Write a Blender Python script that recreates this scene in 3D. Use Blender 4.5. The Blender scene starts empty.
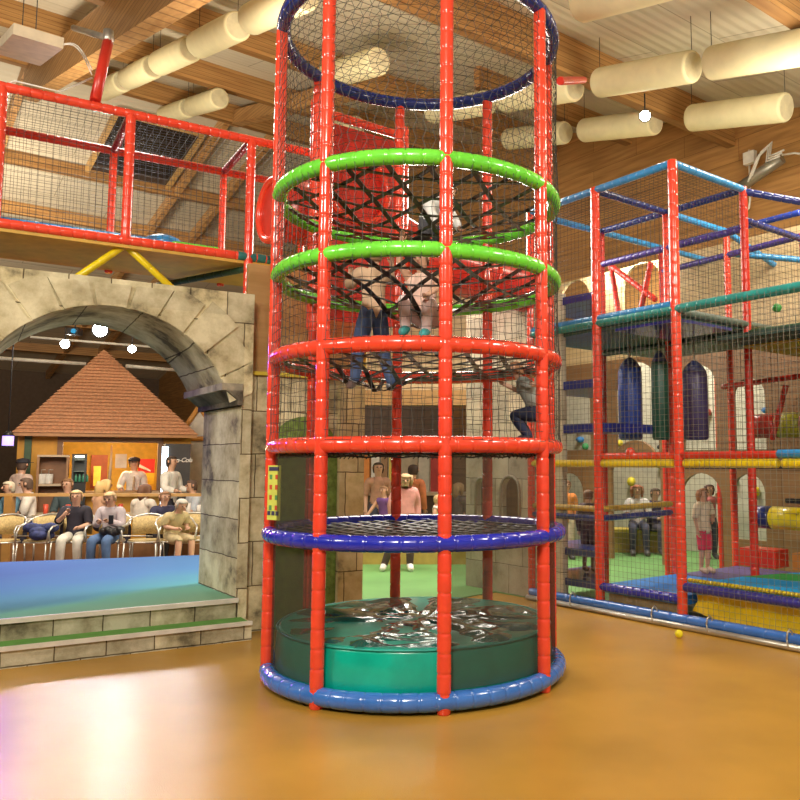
import bpy, bmesh, math, random
from math import sin, cos, pi, sqrt, atan2, radians
from mathutils import Vector, Matrix, noise
random.seed(7)
SC = bpy.context.scene
COL = SC.collection

# ---------------------------------------------------------------- camera, world, lights, exposure
PITCH = 0.0949; FOC = 803.6; PX0 = 483.2; PY0 = 386.9; EYE = 1.6
cam_d = bpy.data.cameras.new('camera'); cam = bpy.data.objects.new('camera', cam_d); COL.objects.link(cam)
cam_d.sensor_width = 36; cam_d.lens = FOC/800*36
cam_d.shift_x = (400-PX0)/800; cam_d.shift_y = -(400-PY0)/800
cam_d.clip_start = .05; cam_d.clip_end = 200
cam.location = (0, 0, EYE); cam.rotation_euler = (pi/2+PITCH, 0, 0)
SC.camera = cam
SC.view_settings.view_transform = 'Standard'; SC.view_settings.look = 'None'
SC.view_settings.gamma = 1; SC.view_settings.use_curve_mapping = False
SC.view_settings.exposure = 0.05
wd = bpy.data.worlds.new('hall_daylight'); SC.world = wd; wd.use_nodes = True
wd.node_tree.nodes['Background'].inputs[0].default_value = (1.0, .86, .66, 1)
wd.node_tree.nodes['Background'].inputs[1].default_value = .42

def lamp(name, kind, loc, target, power, color, size=1.0, spot=None, blend=.5):
    d = bpy.data.lights.new(name, kind); o = bpy.data.objects.new(name, d); COL.objects.link(o)
    o.location = loc; d.energy = power; d.color = color
    if kind == 'AREA': d.size = size
    else: d.shadow_soft_size = size
    if spot: d.spot_size = spot; d.spot_blend = blend
    if target is not None:
        o.rotation_euler = (Vector(target)-Vector(loc)).to_track_quat('-Z', 'Y').to_euler()
    return o
WARM = (1, .86, .66)
lamp('hall_lamp_right', 'AREA', (4.6, .8, 6.3), (-.8, 6.8, 1.2), 640, (1, .93, .80), .4)
lamp('fill_light_left', 'AREA', (-6.2, 2.2, 5.2), (-2.4, 8.2, 1.4), 230, (1, .93, .82), .8)  # added fill for the arch jamb, no fixture of the hall
lamp('hall_lamp_front', 'AREA', (-1.2, -.6, 5.6), (-.6, 6.6, 1.0), 400, (1, .92, .8), 1.2)
lamp('fill_light_play', 'AREA', (4.5, 8.5, 5.9), (4.2, 9.6, 0), 170, WARM, 1.2)  # area fill added over the climbing frame, stands for no known fixture
lamp('fill_light_platform', 'AREA', (-4.5, 9.6, 6.2), (-4.5, 9.6, 0), 120, (1, .95, .85), 1.0)  # fill light added above the platform, not a real fixture
lamp('fill_light_middle', 'AREA', (-.4, 11.2, 4.7), (-.3, 8.0, .0), 460, (1, .92, .8), 2.6)  # added to give the crash mat highlights and light the tower from behind
lamp('fill_light_side', 'AREA', (3.6, 4.2, 4.6), (3.0, 8.8, .4), 150, (1, .92, .78), .8)  # extra fill added to brighten the inflatable cover
lamp('fill_uplight_far', 'AREA', (-13, 19, 5.5), (-15, 23, 11), 500, (1, .86, .66), 2.0)  # upward fill added to brighten the far roof slope
lamp('fill_light_climbing', 'AREA', (2.6, 13.6, 5.2), (3.2, 14.6, 1.0), 300, (1, .93, .8), 1.5)  # added fill that brightens the climbing wall, no such lamp known
lamp('fill_light_cafe', 'AREA', (-6.4, 11.2, 3.6), (-7.6, 14.2, .9), 150, WARM, 1.5)  # front fill added for the faces in the cafe
lamp('fill_uplight_left', 'AREA', (-7.5, 13.0, 5.3), (-8.5, 17, 11), 290, WARM, 1.5)  # added upward fill on the left ceiling, no such source known
lamp('hall_uplight_right', 'AREA', (4.2, 8.8, 5.2), (3.4, 11.5, 8.4), 110, (1, .88, .7), 1.5)
lamp('fill_uplight_centre', 'AREA', (-2.5, 9.6, 5.6), (-2.6, 12.5, 9), 130, (1, .88, .7), 1.5)  # upward fill added under the middle of the ceiling

# ---------------------------------------------------------------- picture <-> place helpers
CP, SP = cos(PITCH), sin(PITCH)
def ray(x, y):
    u = (x-PX0)/FOC; v = -(y-PY0)/FOC
    return Vector((u, CP-v*SP, SP+v*CP))
def at_y(x, y, Y):
    r = ray(x, y); return Vector((0, 0, EYE))+r*(Y/r.y)
def at_z(x, y, z):
    r = ray(x, y); return Vector((0, 0, EYE))+r*((z-EYE)/r.z)
def at_plane(x, y, p, n):
    r = ray(x, y); n = Vector(n); return Vector((0, 0, EYE))+r*((Vector(p)-Vector((0, 0, EYE))).dot(n)/r.dot(n))

# ---------------------------------------------------------------- materials
MATS = {}
def mat(name, col, rough=.5, metal=0.0, noise_amt=.12, scale=8, bump=0, bscale=30, coat=0, spec=.5):
    if name in MATS: return MATS[name]
    m = bpy.data.materials.new(name); m.use_nodes = True; nt = m.node_tree; N = nt.nodes; L = nt.links
    b = N['Principled BSDF']; b.inputs['Roughness'].default_value = rough; b.inputs['Metallic'].default_value = metal
    b.inputs['Coat Weight'].default_value = coat; b.inputs['Coat Roughness'].default_value = .08
    b.inputs['Specular IOR Level'].default_value = spec
    tc = N.new('ShaderNodeTexCoord'); nz = N.new('ShaderNodeTexNoise'); nz.inputs['Scale'].default_value = scale; nz.inputs['Detail'].default_value = 4
    L.new(tc.outputs['Object'], nz.inputs['Vector'])
    cr = N.new('ShaderNodeValToRGB')
    a = noise_amt
    cr.color_ramp.elements[0].position = .3; cr.color_ramp.elements[1].position = .7
    cr.color_ramp.elements[0].color = tuple(max(0, c*(1-a)) for c in col)+(1,)
    cr.color_ramp.elements[1].color = tuple(min(1, c*(1+a)) for c in col)+(1,)
    L.new(nz.outputs['Fac'], cr.inputs['Fac']); L.new(cr.outputs['Color'], b.inputs['Base Color'])
    if bump:
        n2 = N.new('ShaderNodeTexNoise'); n2.inputs['Scale'].default_value = bscale; L.new(tc.outputs['Object'], n2.inputs['Vector'])
        bp = N.new('ShaderNodeBump'); bp.inputs['Strength'].default_value = bump; bp.inputs['Distance'].default_value = .02
        L.new(n2.outputs['Fac'], bp.inputs['Height']); L.new(bp.outputs['Normal'], b.inputs['Normal'])
    MATS[name] = m; return m
def emit(name, col, s):
    if name in MATS: return MATS[name]
    m = mat(name, col, .5); b = m.node_tree.nodes['Principled BSDF']
    b.inputs['Emission Color'].default_value = tuple(col)+(1,); b.inputs['Emission Strength'].default_value = s
    return m
def wood(name, c1, c2, axis=0, rough=.5, board=None, scale=1.0, vert=False):
    """timber: stretched grain along an axis, optional board joints"""
    m = bpy.data.materials.new(name); m.use_nodes = True; nt = m.node_tree; N = nt.nodes; L = nt.links
    b = N['Principled BSDF']; b.inputs['Roughness'].default_value = rough
    tc = N.new('ShaderNodeTexCoord'); mp = N.new('ShaderNodeMapping'); L.new(tc.outputs['Object'], mp.inputs['Vector'])
    s = [9*scale]*3; s[axis] = .7*scale; mp.inputs['Scale'].default_value = s
    nz = N.new('ShaderNodeTexNoise'); nz.inputs['Scale'].default_value = 1.6; nz.inputs['Detail'].default_value = 6; L.new(mp.outputs['Vector'], nz.inputs['Vector'])
    cr = N.new('ShaderNodeValToRGB'); cr.color_ramp.elements[0].position = .32; cr.color_ramp.elements[1].position = .68
    cr.color_ramp.elements[0].color = tuple(c1)+(1,); cr.color_ramp.elements[1].color = tuple(c2)+(1,)
    L.new(nz.outputs['Fac'], cr.inputs['Fac']); out = cr.outputs['Color']
    if board:
        m2 = N.new('ShaderNodeMapping'); L.new(tc.outputs['Object'], m2.inputs['Vector'])
        if board[0] == 'xz': m2.inputs['Rotation'].default_value = (pi/2, 0, 0)
        if board[0] == 'yz': m2.inputs['Rotation'].default_value = (pi/2, 0, pi/2)
        bk = N.new('ShaderNodeTexBrick'); bk.inputs['Scale'].default_value = 1; bk.inputs['Brick Width'].default_value = board[1]; bk.inputs['Row Height'].default_value = board[2]
        bk.inputs['Mortar Size'].default_value = .006; bk.inputs['Color1'].default_value = (1, 1, 1, 1); bk.inputs['Color2'].default_value = (.8, .8, .8, 1); bk.inputs['Mortar'].default_value = (.35, .3, .25, 1)
        L.new(m2.outputs['Vector'], bk.inputs['Vector'])
        mx = N.new('ShaderNodeMix'); mx.data_type = 'RGBA'; mx.blend_type = 'MULTIPLY'; mx.inputs[0].default_value = .8
        L.new(out, mx.inputs[6]); L.new(bk.outputs['Color'], mx.inputs[7]); out = mx.outputs[2]
    L.new(out, b.inputs['Base Color'])
    return m
def stone(name, rot, bw=.34, rh=.42, c1=(.46, .40, .24), c2=(.74, .68, .47), dark=(.14, .12, .07), mortar=.006, off=(0, 0, 0)):
    m = bpy.data.materials.new(name); m.use_nodes = True; nt = m.node_tree; N = nt.nodes; L = nt.links
    b = N['Principled BSDF']; b.inputs['Roughness'].default_value = .85
    tc = N.new('ShaderNodeTexCoord')
    n1 = N.new('ShaderNodeTexNoise'); n1.inputs['Scale'].default_value = 2.6; n1.inputs['Detail'].default_value = 7; n1.inputs['Roughness'].default_value = .65
    L.new(tc.outputs['Object'], n1.inputs['Vector'])
    cr = N.new('ShaderNodeValToRGB'); e = cr.color_ramp.elements
    e[0].position = .34; e[0].color = tuple(dark)+(1,); e[1].position = .62; e[1].color = tuple(c2)+(1,)
    k = e.new(.44); k.color = tuple(c1)+(1,)
    L.new(n1.outputs['Fac'], cr.inputs['Fac'])
    mp = N.new('ShaderNodeMapping'); mp.inputs['Rotation'].default_value = rot; mp.inputs['Location'].default_value = off; L.new(tc.outputs['Object'], mp.inputs['Vector'])
    # wobble the joints
    n3 = N.new('ShaderNodeTexNoise'); n3.inputs['Scale'].default_value = 6; L.new(tc.outputs['Object'], n3.inputs['Vector'])
    vm = N.new('ShaderNodeVectorMath'); vm.operation = 'SCALE'; vm.inputs['Scale'].default_value = .02; L.new(n3.outputs['Color'], vm.inputs[0])
    va = N.new('ShaderNodeVectorMath'); va.operation = 'ADD'; L.new(mp.outputs['Vector'], va.inputs[0]); L.new(vm.outputs[0], va.inputs[1])
    bk = N.new('ShaderNodeTexBrick'); bk.inputs['Scale'].default_value = 1; bk.inputs['Brick Width'].default_value = bw; bk.inputs['Row Height'].default_value = rh
    bk.inputs['Mortar Size'].default_value = mortar; bk.inputs['Mortar Smooth'].default_value = .3
    bk.inputs['Color1'].default_value = (1.12, 1.1, 1.02, 1); bk.inputs['Color2'].default_value = (.78, .78, .76, 1); bk.inputs['Mortar'].default_value = (.2, .17, .12, 1)
    L.new(va.outputs[0], bk.inputs['Vector'])
    mx = N.new('ShaderNodeMix'); mx.data_type = 'RGBA'; mx.blend_type = 'MULTIPLY'; mx.inputs[0].default_value = 1
    L.new(cr.outputs['Color'], mx.inputs[6]); L.new(bk.outputs['Color'], mx.inputs[7]); L.new(mx.outputs[2], b.inputs['Base Color'])
    bp = N.new('ShaderNodeBump'); bp.inputs['Strength'].default_value = .5; bp.inputs['Distance'].default_value = .03; bp.invert = True
    ad = N.new('ShaderNodeMath'); ad.operation = 'ADD'; L.new(bk.outputs['Fac'], ad.inputs[0]); L.new(n1.outputs['Fac'], ad.inputs[1])
    L.new(ad.outputs[0], bp.inputs['Height']); L.new(bp.outputs['Normal'], b.inputs['Normal'])
    return m

M_RED = mat('red_vinyl', (.82, .065, .03), .22, noise_amt=.08, coat=.5, bump=.08, bscale=14)
M_RED2 = mat('deep_red_vinyl', (.62, .035, .02), .3, noise_amt=.1)
M_BLUE = mat('royal_blue_vinyl', (.018, .028, .44), .22, coat=.5, bump=.1, bscale=14)
M_NAVY = mat('navy_vinyl', (.02, .035, .17), .3, coat=.3)
M_AZURE = mat('azure_vinyl', (.03, .27, .62), .28, coat=.4)
M_SKYB = mat('base_blue_vinyl', (.045, .17, .55), .2, coat=.6, bump=.1, bscale=14)
M_GREEN = mat('lime_vinyl', (.16, .70, .05), .25, coat=.4, bump=.08, bscale=14)
M_GREEND = mat('green_vinyl', (.04, .28, .06), .4)
M_TEAL = mat('teal_vinyl', (.02, .27, .25), .3, coat=.3)
M_YEL = mat('yellow_vinyl', (.78, .60, .01), .3, coat=.3)
M_PURP = mat('purple_vinyl', (.07, .035, .16), .4)
M_CORD = mat('black_net_cord', (.045, .042, .034), .6)
M_CORDL = mat('pale_net_cord', (.15, .14, .10), .6)
M_STRAP = mat('black_web_strap', (.03, .024, .020), .35, coat=.2)
M_STEEL = mat('galvanised_steel', (.5, .47, .4), .35, .7)
M_TEALMAT = mat('teal_mat_vinyl', (.0, .42, .30), .28, coat=.3, bump=.15, bscale=5)
M_WHITE = mat('white_paint', (.75, .73, .68), .5)
M_BLACK = mat('black_plastic', (.02, .02, .022), .4)

# ---------------------------------------------------------------- mesh builder
def wl(o):
    v = Vector((0, 0, 0))
    while o is not None: v += o.location; o = o.parent
    return v
class MB:
    def __init__(s): s.v = []; s.f = []; s.m = []; s.s = []
    def add(s, vs, fs, mat=0, smooth=False):
        b = len(s.v); s.v += [Vector(p) for p in vs]
        for f in fs: s.f.append([b+i for i in f]); s.m.append(mat); s.s.append(smooth)
    def hexa(s, p, mat=0):   # p: 4 bottom (ccw from above) + 4 top
        s.add(p, [(3, 2, 1, 0), (4, 5, 6, 7), (0, 1, 5, 4), (1, 2, 6, 5), (2, 3, 7, 6), (3, 0, 4, 7)], mat)
    def box(s, c, size, ax=None, mat=0):
        c = Vector(c); ax = ax or (Vector((1, 0, 0)), Vector((0, 1, 0)), Vector((0, 0, 1)))
        a, b, d = [Vector(k)*(q/2) for k, q in zip(ax, size)]
        s.hexa([c-a-b-d, c+a-b-d, c+a+b-d, c-a+b-d, c-a-b+d, c+a-b+d, c+a+b+d, c-a+b+d], mat)
    def bx(s, x0, x1, y0, y1, z0, z1, mat=0): s.box(((x0+x1)/2, (y0+y1)/2, (z0+z1)/2), (x1-x0, y1-y0, z1-z0), None, mat)
    def prism(s, poly, z0, z1, mat=0, smooth=False):   # poly ccw list of xy
        n = len(poly); vs = [(x, y, z0) for x, y in poly]+[(x, y, z1) for x, y in poly]
        fs = [tuple(range(n-1, -1, -1)), tuple(range(n, 2*n))]
        s.add(vs, fs, mat); b = len(s.v)-2*n
        for i in range(n): s.f.append([b+i, b+(i+1) % n, b+n+(i+1) % n, b+n+i]); s.m.append(mat); s.s.append(smooth)
    def extrude(s, poly, d, mat=0):   # poly list of 3d points, d offset
        d = Vector(d); n = len(poly); vs = [Vector(p) for p in poly]+[Vector(p)+d for p in poly]
        fs = [tuple(range(n-1, -1, -1)), tuple(range(n, 2*n))]+[(i, (i+1) % n, n+(i+1) % n, n+i) for i in range(n)]
        s.add(vs, fs, mat)
    def tube(s, pts, r, n=8, caps=True, mat=0, smooth=True, closed=False, flat=None):
        pts = [Vector(p) for p in pts]; k = len(pts)
        if not hasattr(r, '__len__'): r = [r]*k
        t0 = (pts[1]-pts[0]).normalized()
        up = Vector((0, 0, 1)) if abs(t0.z) < .9 else Vector((1, 0, 0))
        a = t0.cross(up).normalized(); vs = []
        for i in range(k):
            if closed: t = (pts[(i+1) % k]-pts[i-1]).normalized()
            else: t = (pts[min(i+1, k-1)]-pts[max(i-1, 0)]).normalized()
            a = (a-t*a.dot(t))
            if a.length < 1e-6: a = t.orthogonal()
            a.normalize(); b = t.cross(a)
            for j in range(n):
                q = 2*pi*j/n; fa = 1 if flat is None else flat
                vs.append(pts[i]+(a*cos(q)+b*sin(q)*fa)*r[i])
        fs = []
        m_ = k if closed else k-1
        for i in range(m_):
            i2 = (i+1) % k
            for j in range(n):
                fs.append((i*n+j, i*n+(j+1) % n, i2*n+(j+1) % n, i2*n+j))
        s.add(vs, fs, mat, smooth)
        if caps and not closed:
            b = len(s.v)-len(vs)
            s.f.append([b+j for j in range(n-1, -1, -1)]); s.m.append(mat); s.s.append(False)
            s.f.append([b+(k-1)*n+j for j in range(n)]); s.m.append(mat); s.s.append(False)
    def pad(s, p, q, r, step=.12, n=12, mat=0, groove=.006):
        """padded sleeve with a cable-tie groove every step"""
        p, q = Vector(p), Vector(q); L = (q-p).length; k = max(1, int(L/step)); pts = []; rr = []
        for i in range(k+1):
            t = i/k
            if i == 0: pts.append(p); rr.append(r-groove); pts.append(p.lerp(q, .01/L if L else 0)); rr.append(r)
            elif i == k: pts.append(p.lerp(q, 1-.01/L)); rr.append(r); pts.append(q); rr.append(r-groove)
            else:
                for d, g in ((-.022, 0), (-.007, .0005), (0, groove), (.007, .0005), (.022, 0)): pts.append(p.lerp(q, t+d/L)); rr.append(r-g)
        s.tube(pts, rr, n, mat=mat)
    def ringpad(s, c, R, z, r, step=.12, n=12, mat=0, groove=.006, a0=0, a1=2*pi, sag=None):
        L = R*(a1-a0); k = int(L/step); closed = abs(a1-a0-2*pi) < 1e-4; pts = []; rr = []
        for i in range(k+(0 if closed else 1)):
            t = a0+(a1-a0)*i/k
            for d, g in ((-.02, 0), (-.007, .0005), (0, groove), (.007, .0005), (.02, 0), (step*.5, -.0005)):
                a = t+d/R; pts.append((c[0]+R*sin(a), c[1]-R*cos(a), z)); rr.append(r-g)
        s.tube(pts, rr, n, mat=mat, closed=closed)
    def lathe(s, prof, c=(0, 0, 0), n=24, mat=0, smooth=True, axis=None):
        """prof: (radius, height) list; axis matrix optional"""
        M = axis or Matrix.Identity(3); vs = []; k = len(prof)
        for r, z in prof:
            for j in range(n):
                q = 2*pi*j/n; vs.append(Vector(c)+M @ Vector((r*cos(q), r*sin(q), z)))
        fs = [(i*n+j, i*n+(j+1) % n, (i+1)*n+(j+1) % n, (i+1)*n+j) for i in range(k-1) for j in range(n)]
        s.add(vs, fs, mat, smooth); b = len(s.v)-len(vs)
        if prof[0][0] > 1e-5: s.f.append([b+j for j in range(n-1, -1, -1)]); s.m.append(mat); s.s.append(False)
        if prof[-1][0] > 1e-5: s.f.append([b+(k-1)*n+j for j in range(n)]); s.m.append(mat); s.s.append(False)
    def ball(s, c, r, n=12, mat=0, sq=(1, 1, 1)):
        m_ = n//2; vs = []
        for i in range(m_+1):
            th = pi*i/m_
            for j in range(n):
                q = 2*pi*j/n; vs.append((c[0]+r*sq[0]*sin(th)*cos(q), c[1]+r*sq[1]*sin(th)*sin(q), c[2]-r*sq[2]*cos(th)))
        s.add(vs, [(i*n+j, i*n+(j+1) % n, (i+1)*n+(j+1) % n, (i+1)*n+j) for i in range(m_) for j in range(n)], mat, True)
    def net(s, o, eu, ev, W, H, cell, r=.0022, mat=0, jitter=.0, inside=None):
        """knotted square net as thin cords"""
        o, eu, ev = Vector(o), Vector(eu).normalized(), Vector(ev).normalized(); nn = eu.cross(ev)
        for k in range(int(W/cell)+1):
            x = k*cell; s.cord([o+eu*x, o+eu*x+ev*H], r, mat)
        for k in range(int(H/cell)+1):
            z = k*cell; s.cord([o+ev*z, o+ev*z+eu*W], r, mat)
    def cord(s, pts, r, mat=0, closed=False): s.tube(pts, r, 3, caps=False, mat=mat, smooth=False, closed=closed)
    def build(s, name, mats, parent=None, loc=None):
        me = bpy.data.meshes.new(name)
        if parent is not None: off = wl(parent)
        elif loc is not None: off = Vector(loc)
        else:
            xs = [p.x for p in s.v]; ys = [p.y for p in s.v]; zs = [p.z for p in s.v]
            off = Vector(((min(xs)+max(xs))/2, (min(ys)+max(ys))/2, min(zs)))
        me.from_pydata([p-off for p in s.v], [], s.f)
        if not isinstance(mats, (list, tuple)): mats = [mats]
        for m_ in mats: me.materials.append(m_)
        me.polygons.foreach_set('material_index', s.m); me.polygons.foreach_set('use_smooth', s.s)
        me.update()
        bm = bmesh.new(); bm.from_mesh(me); bmesh.ops.recalc_face_normals(bm, faces=bm.faces); bm.to_mesh(me); bm.free()
        o = bpy.data.objects.new(name, me); COL.objects.link(o)
        if parent is None: o.location = off
        else: o.parent = parent
        return o
def tag(o, label=None, cat=None, group=None, kind=None):
    if label: o['label'] = label
    if cat: o['category'] = cat
    if group: o['group'] = group
    if kind: o['kind'] = kind
    return o
def empty(name, loc, label=None, cat=None, group=None):
    o = bpy.data.objects.new(name, None); COL.objects.link(o); o.location = loc; o.empty_display_size = .1
    return tag(o, label, cat, group)
def copy_tree(o, parent=None):
    c = o.copy(); COL.objects.link(c); c.parent = parent
    for ch in list(o.children): copy_tree(ch, c)
    return c
Z3 = Vector((0, 0, 1))
def V3(p, z=0): return Vector((p[0], p[1], z))

# hall axes: AU runs away to the left along the rafters, AB away to the right along the purlins
AU = Vector((-.633, .774, 0)); AB = Vector((.774, .633, 0))
def AP(a, b, z): return AU*a+AB*b+Z3*z
def roof_z(a, z0=6.055): return z0+.243*a if a < 19.9 else z0+.243*19.9-.243*(a-19.9)
# ================================================================ THE HALL
def struct(name, mb, mats, **k): return tag(mb.build(name, mats), kind='structure', **k)
M_FLOOR = mat('ochre_resin_floor', (.47, .25, .035), .25, noise_amt=.16, scale=1.1, bump=.12, bscale=160, spec=.5)
M_GRASS = mat('green_play_floor', (.13, .30, .09), .55, noise_amt=.2, scale=.8)
m = MB(); m.box((0, 0, -.1), (1, 1, .2)); m.v = []; m.f = []; m.m = []; m.s = []
m.hexa([AP(-9, -16, -.2), AP(-9, 13.2, -.2), AP(42, 13.2, -.2), AP(42, -16, -.2), AP(-9, -16, 0), AP(-9, 13.2, 0), AP(42, 13.2, 0), AP(42, -16, 0)])
struct('floor', m, M_FLOOR)
# green play floor behind the tower and the climbing frame
FQ = at_z(238, 598, .345); FQ.z = 0          # foot of the arch opening's right jamb
W = Vector((.843, .537, 0)); N = Vector((-.537, .843, 0))
def TN(t, n, z=0): return FQ+W*t+N*n+Z3*z
SO = Vector((1.27, 8.885, 0)); SU = Vector((.633, -.774, 0)); SV = AB
def SP_(i, j, z=0): return SO+SU*(1.08*i)+SV*(1.28*j)+Z3*z
m = MB()
poly = [TN(.75, .2), TN(1.3, .25), SP_(-1.6, -.02), SP_(0, .02), SP_(5, .02), SP_(5, 9), SP_(-14, 9), TN(.62, 4.4)]
m.prism([(p.x, p.y) for p in poly], 0, .012)
struct('floor_play_area', m, M_GRASS)
# roof
M_CEIL = bpy.data.materials.new('ribbed_ceiling_panel'); M_CEIL.use_nodes = True
_n = M_CEIL.node_tree; _b = _n.nodes['Principled BSDF']; _b.inputs['Roughness'].default_value = .55
_tc = _n.nodes.new('ShaderNodeTexCoord'); _mp = _n.nodes.new('ShaderNodeMapping'); _mp.inputs['Rotation'].default_value = (0, 0, -atan2(AB.y, AB.x))
_n.links.new(_tc.outputs['Object'], _mp.inputs['Vector'])
_w = _n.nodes.new('ShaderNodeTexWave'); _w.wave_type = 'BANDS'; _w.bands_direction = 'Y'; _w.inputs['Scale'].default_value = 1.6; _n.links.new(_mp.outputs['Vector'], _w.inputs['Vector'])
_bk = _n.nodes.new('ShaderNodeTexBrick'); _bk.inputs['Scale'].default_value = 1; _bk.inputs['Brick Width'].default_value = 3.1; _bk.inputs['Row Height'].default_value = 1.15; _bk.inputs['Mortar Size'].default_value = .012
_bk.inputs['Color1'].default_value = (.56, .50, .38, 1); _bk.inputs['Color2'].default_value = (.50, .45, .34, 1); _bk.inputs['Mortar'].default_value = (.3, .26, .18, 1)
_n.links.new(_mp.outputs['Vector'], _bk.inputs['Vector']); _n.links.new(_bk.outputs['Color'], _b.inputs['Base Color'])
_bp = _n.nodes.new('ShaderNodeBump'); _bp.inputs['Strength'].default_value = .35; _bp.inputs['Distance'].default_value = .03
_n.links.new(_w.outputs['Fac'], _bp.inputs['Height']); _n.links.new(_bp.outputs['Normal'], _b.inputs['Normal'])
for k, (a0, a1) in enumerate(((-5, 19.9), (19.9, 41))):
    m = MB(); z0, z1 = roof_z(a0), roof_z(a1)
    m.hexa([AP(a0, -16, z0), AP(a0, 13.2, z0), AP(a1, 13.2, z1), AP(a1, -16, z1), AP(a0, -16, z0+.2), AP(a0, 13.2, z0+.2), AP(a1, 13.2, z1+.2), AP(a1, -16, z1+.2)])
    struct('ceiling' if k == 0 else 'ceiling_far_slope', m, M_CEIL)
# gable wall of boards on the right, dark end wall, left wall
M_PLANKR = wood('pine_wall_boards', (.38, .19, .06), (.56, .31, .11), axis=0, rough=.5)
def boards(name, e, bw, rh, c1, c2):
    """boards in a plane through direction e and z"""
    ang = atan2(e.y, e.x)
    mm = wood(name, c1, c2, 0, .5, board=('xz', bw, rh)); nt = mm.node_tree
    # turn object space so that e lies on x
    tc = [x for x in nt.nodes if x.type == 'TEX_COORD'][0]; r = nt.nodes.new('ShaderNodeMapping'); r.inputs['Rotation'].default_value = (0, 0, -ang)
    nt.links.new(tc.outputs['Object'], r.inputs['Vector'])
    for x in nt.nodes:
        if x.type == 'MAPPING' and x != r: nt.links.new(r.outputs['Vector'], x.inputs['Vector'])
    return mm
M_GABLE = boards('pine_gable_boards', AU, 2.4, .42, (.33, .165, .05), (.52, .28, .09))
m = MB(); m.extrude([AP(-9, 12.7, 0), AP(42, 12.7, 0), AP(42, 12.7, 12), AP(-9, 12.7, 12)], AB*.3); struct('wall_right', m, M_GABLE)
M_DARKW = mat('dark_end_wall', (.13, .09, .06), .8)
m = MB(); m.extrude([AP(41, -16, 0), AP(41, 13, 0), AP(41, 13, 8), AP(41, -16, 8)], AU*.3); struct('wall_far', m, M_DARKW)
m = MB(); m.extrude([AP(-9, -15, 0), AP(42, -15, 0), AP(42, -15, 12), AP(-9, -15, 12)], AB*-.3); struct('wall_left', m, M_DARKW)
# roof timbers
M_BEAM = wood('glulam_timber_along_purlins', (.42, .21, .06), (.60, .34, .12), 0, .45)
M_BEAMA = boards('glulam_timber', AB, 30, .08, (.42, .21, .065), (.60, .34, .12))
M_BEAMB = boards('glulam_rafter', AU, 30, .08, (.45, .23, .08), (.62, .36, .14))
ti = 0
for a, dep, b0, b1 in ((4.6, .5, -9, 13), (8.25, .62, -9, 13), (10.7, .4, 8.6, 13), (12.9, .5, -14, 13), (16.2, .5, -14, 13), (19.5, .5, -14, 13), (24.0, .35, -14, 13), (26.6, .35, -14, 13), (28.6, .35, -14, 13), (31.6, .35, -14, 13), (34.6, .35, -14, 13), (37.6, .35, -14, 13)):
    ti += 1; m = MB(); z = roof_z(a)
    m.box(AP(a, (b0+b1)/2, z-dep/2), (.16, b1-b0, dep), (AU, AB, Z3)); struct('trim_%d' % ti, m, M_BEAMA)
for b, a0, a1, dep, lo in ((2.95, 6.2, 19.8, .75, .45), (7.6, 13.1, 19.8, .35, .15), (-3.5, 10, 19.8, .5, .4)):
    ti += 1; m = MB()
    P = [AP(a0, b, roof_z(a0)-lo-dep), AP(a1, b, roof_z(a1)-lo-dep), AP(a1, b, roof_z(a1)-lo), AP(a0, b, roof_z(a0)-lo)]
    m.extrude(P, AB*.28); struct('trim_%d' % ti, m, M_BEAMB)
# roof window in the far slope
def fs(a, b, d=0): return AP(a, b, roof_z(a)-d)
def faron(x, y, d=0.0):   # a point of the photo on the far slope
    r = ray(x, y); a_ = r.dot(AU); t = (roof_z(19.9)+.243*19.9-d-EYE)/(r.z+.243*a_); return Vector((0, 0, EYE))+r*t
q = [faron(118, 116, .12), faron(196, 130, .12), faron(170, 190, .12), faron(88, 172, .12)]
qa = [p.dot(AU) for p in q]; qb = [p.dot(AB) for p in q]
A0, A1, B0, B1 = min(qa), (qa[2]+qa[3])/2, (qb[0]+qb[3])/2, (qb[1]+qb[2])/2
A0 = max((qa[0]+qa[1])/2, 20.3)
win = empty('window_1', fs((A0+A1)/2, (B0+B1)/2, .1)); win['kind'] = 'structure'
m = MB(); m.hexa([fs(A0, B0, .1), fs(A0, B1, .1), fs(A1, B1, .1), fs(A1, B0, .1), fs(A0, B0, .05), fs(A0, B1, .05), fs(A1, B1, .05), fs(A1, B0, .05)])
M_NIGHT = mat('dark_roof_glass', (.02, .022, .03), .1, coat=1)
m.build('window_pane', M_NIGHT, win)
m = MB()
for (a, b, c, d) in ((A0-.1, A0, B0-.1, B1+.1), (A1, A1+.16, B0-.1, B1+.1), (A0, A1, B0-.12, B0), (A0, A1, B1, B1+.12)):
    m.hexa([fs(a, c, .2), fs(a, d, .2), fs(b, d, .2), fs(b, c, .2), fs(a, c, .04), fs(a, d, .04), fs(b, d, .04), fs(b, c, .04)])
m.build('window_frame', mat('pine_frame', (.5, .3, .1), .5), win)

for b in (-6, -3, 0, 3, 6, 9):
    if B0-.4 < b < B1+.2: b = B1+.25
    ti += 1; m = MB(); a0, a1 = 20.0, 40.9
    m.extrude([AP(a0, b, roof_z(a0)-.34), AP(a1, b, roof_z(a1)-.34), AP(a1, b, roof_z(a1)-.02), AP(a0, b, roof_z(a0)-.02)], AB*.16); struct('trim_%d' % ti, m, M_BEAMB)
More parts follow.
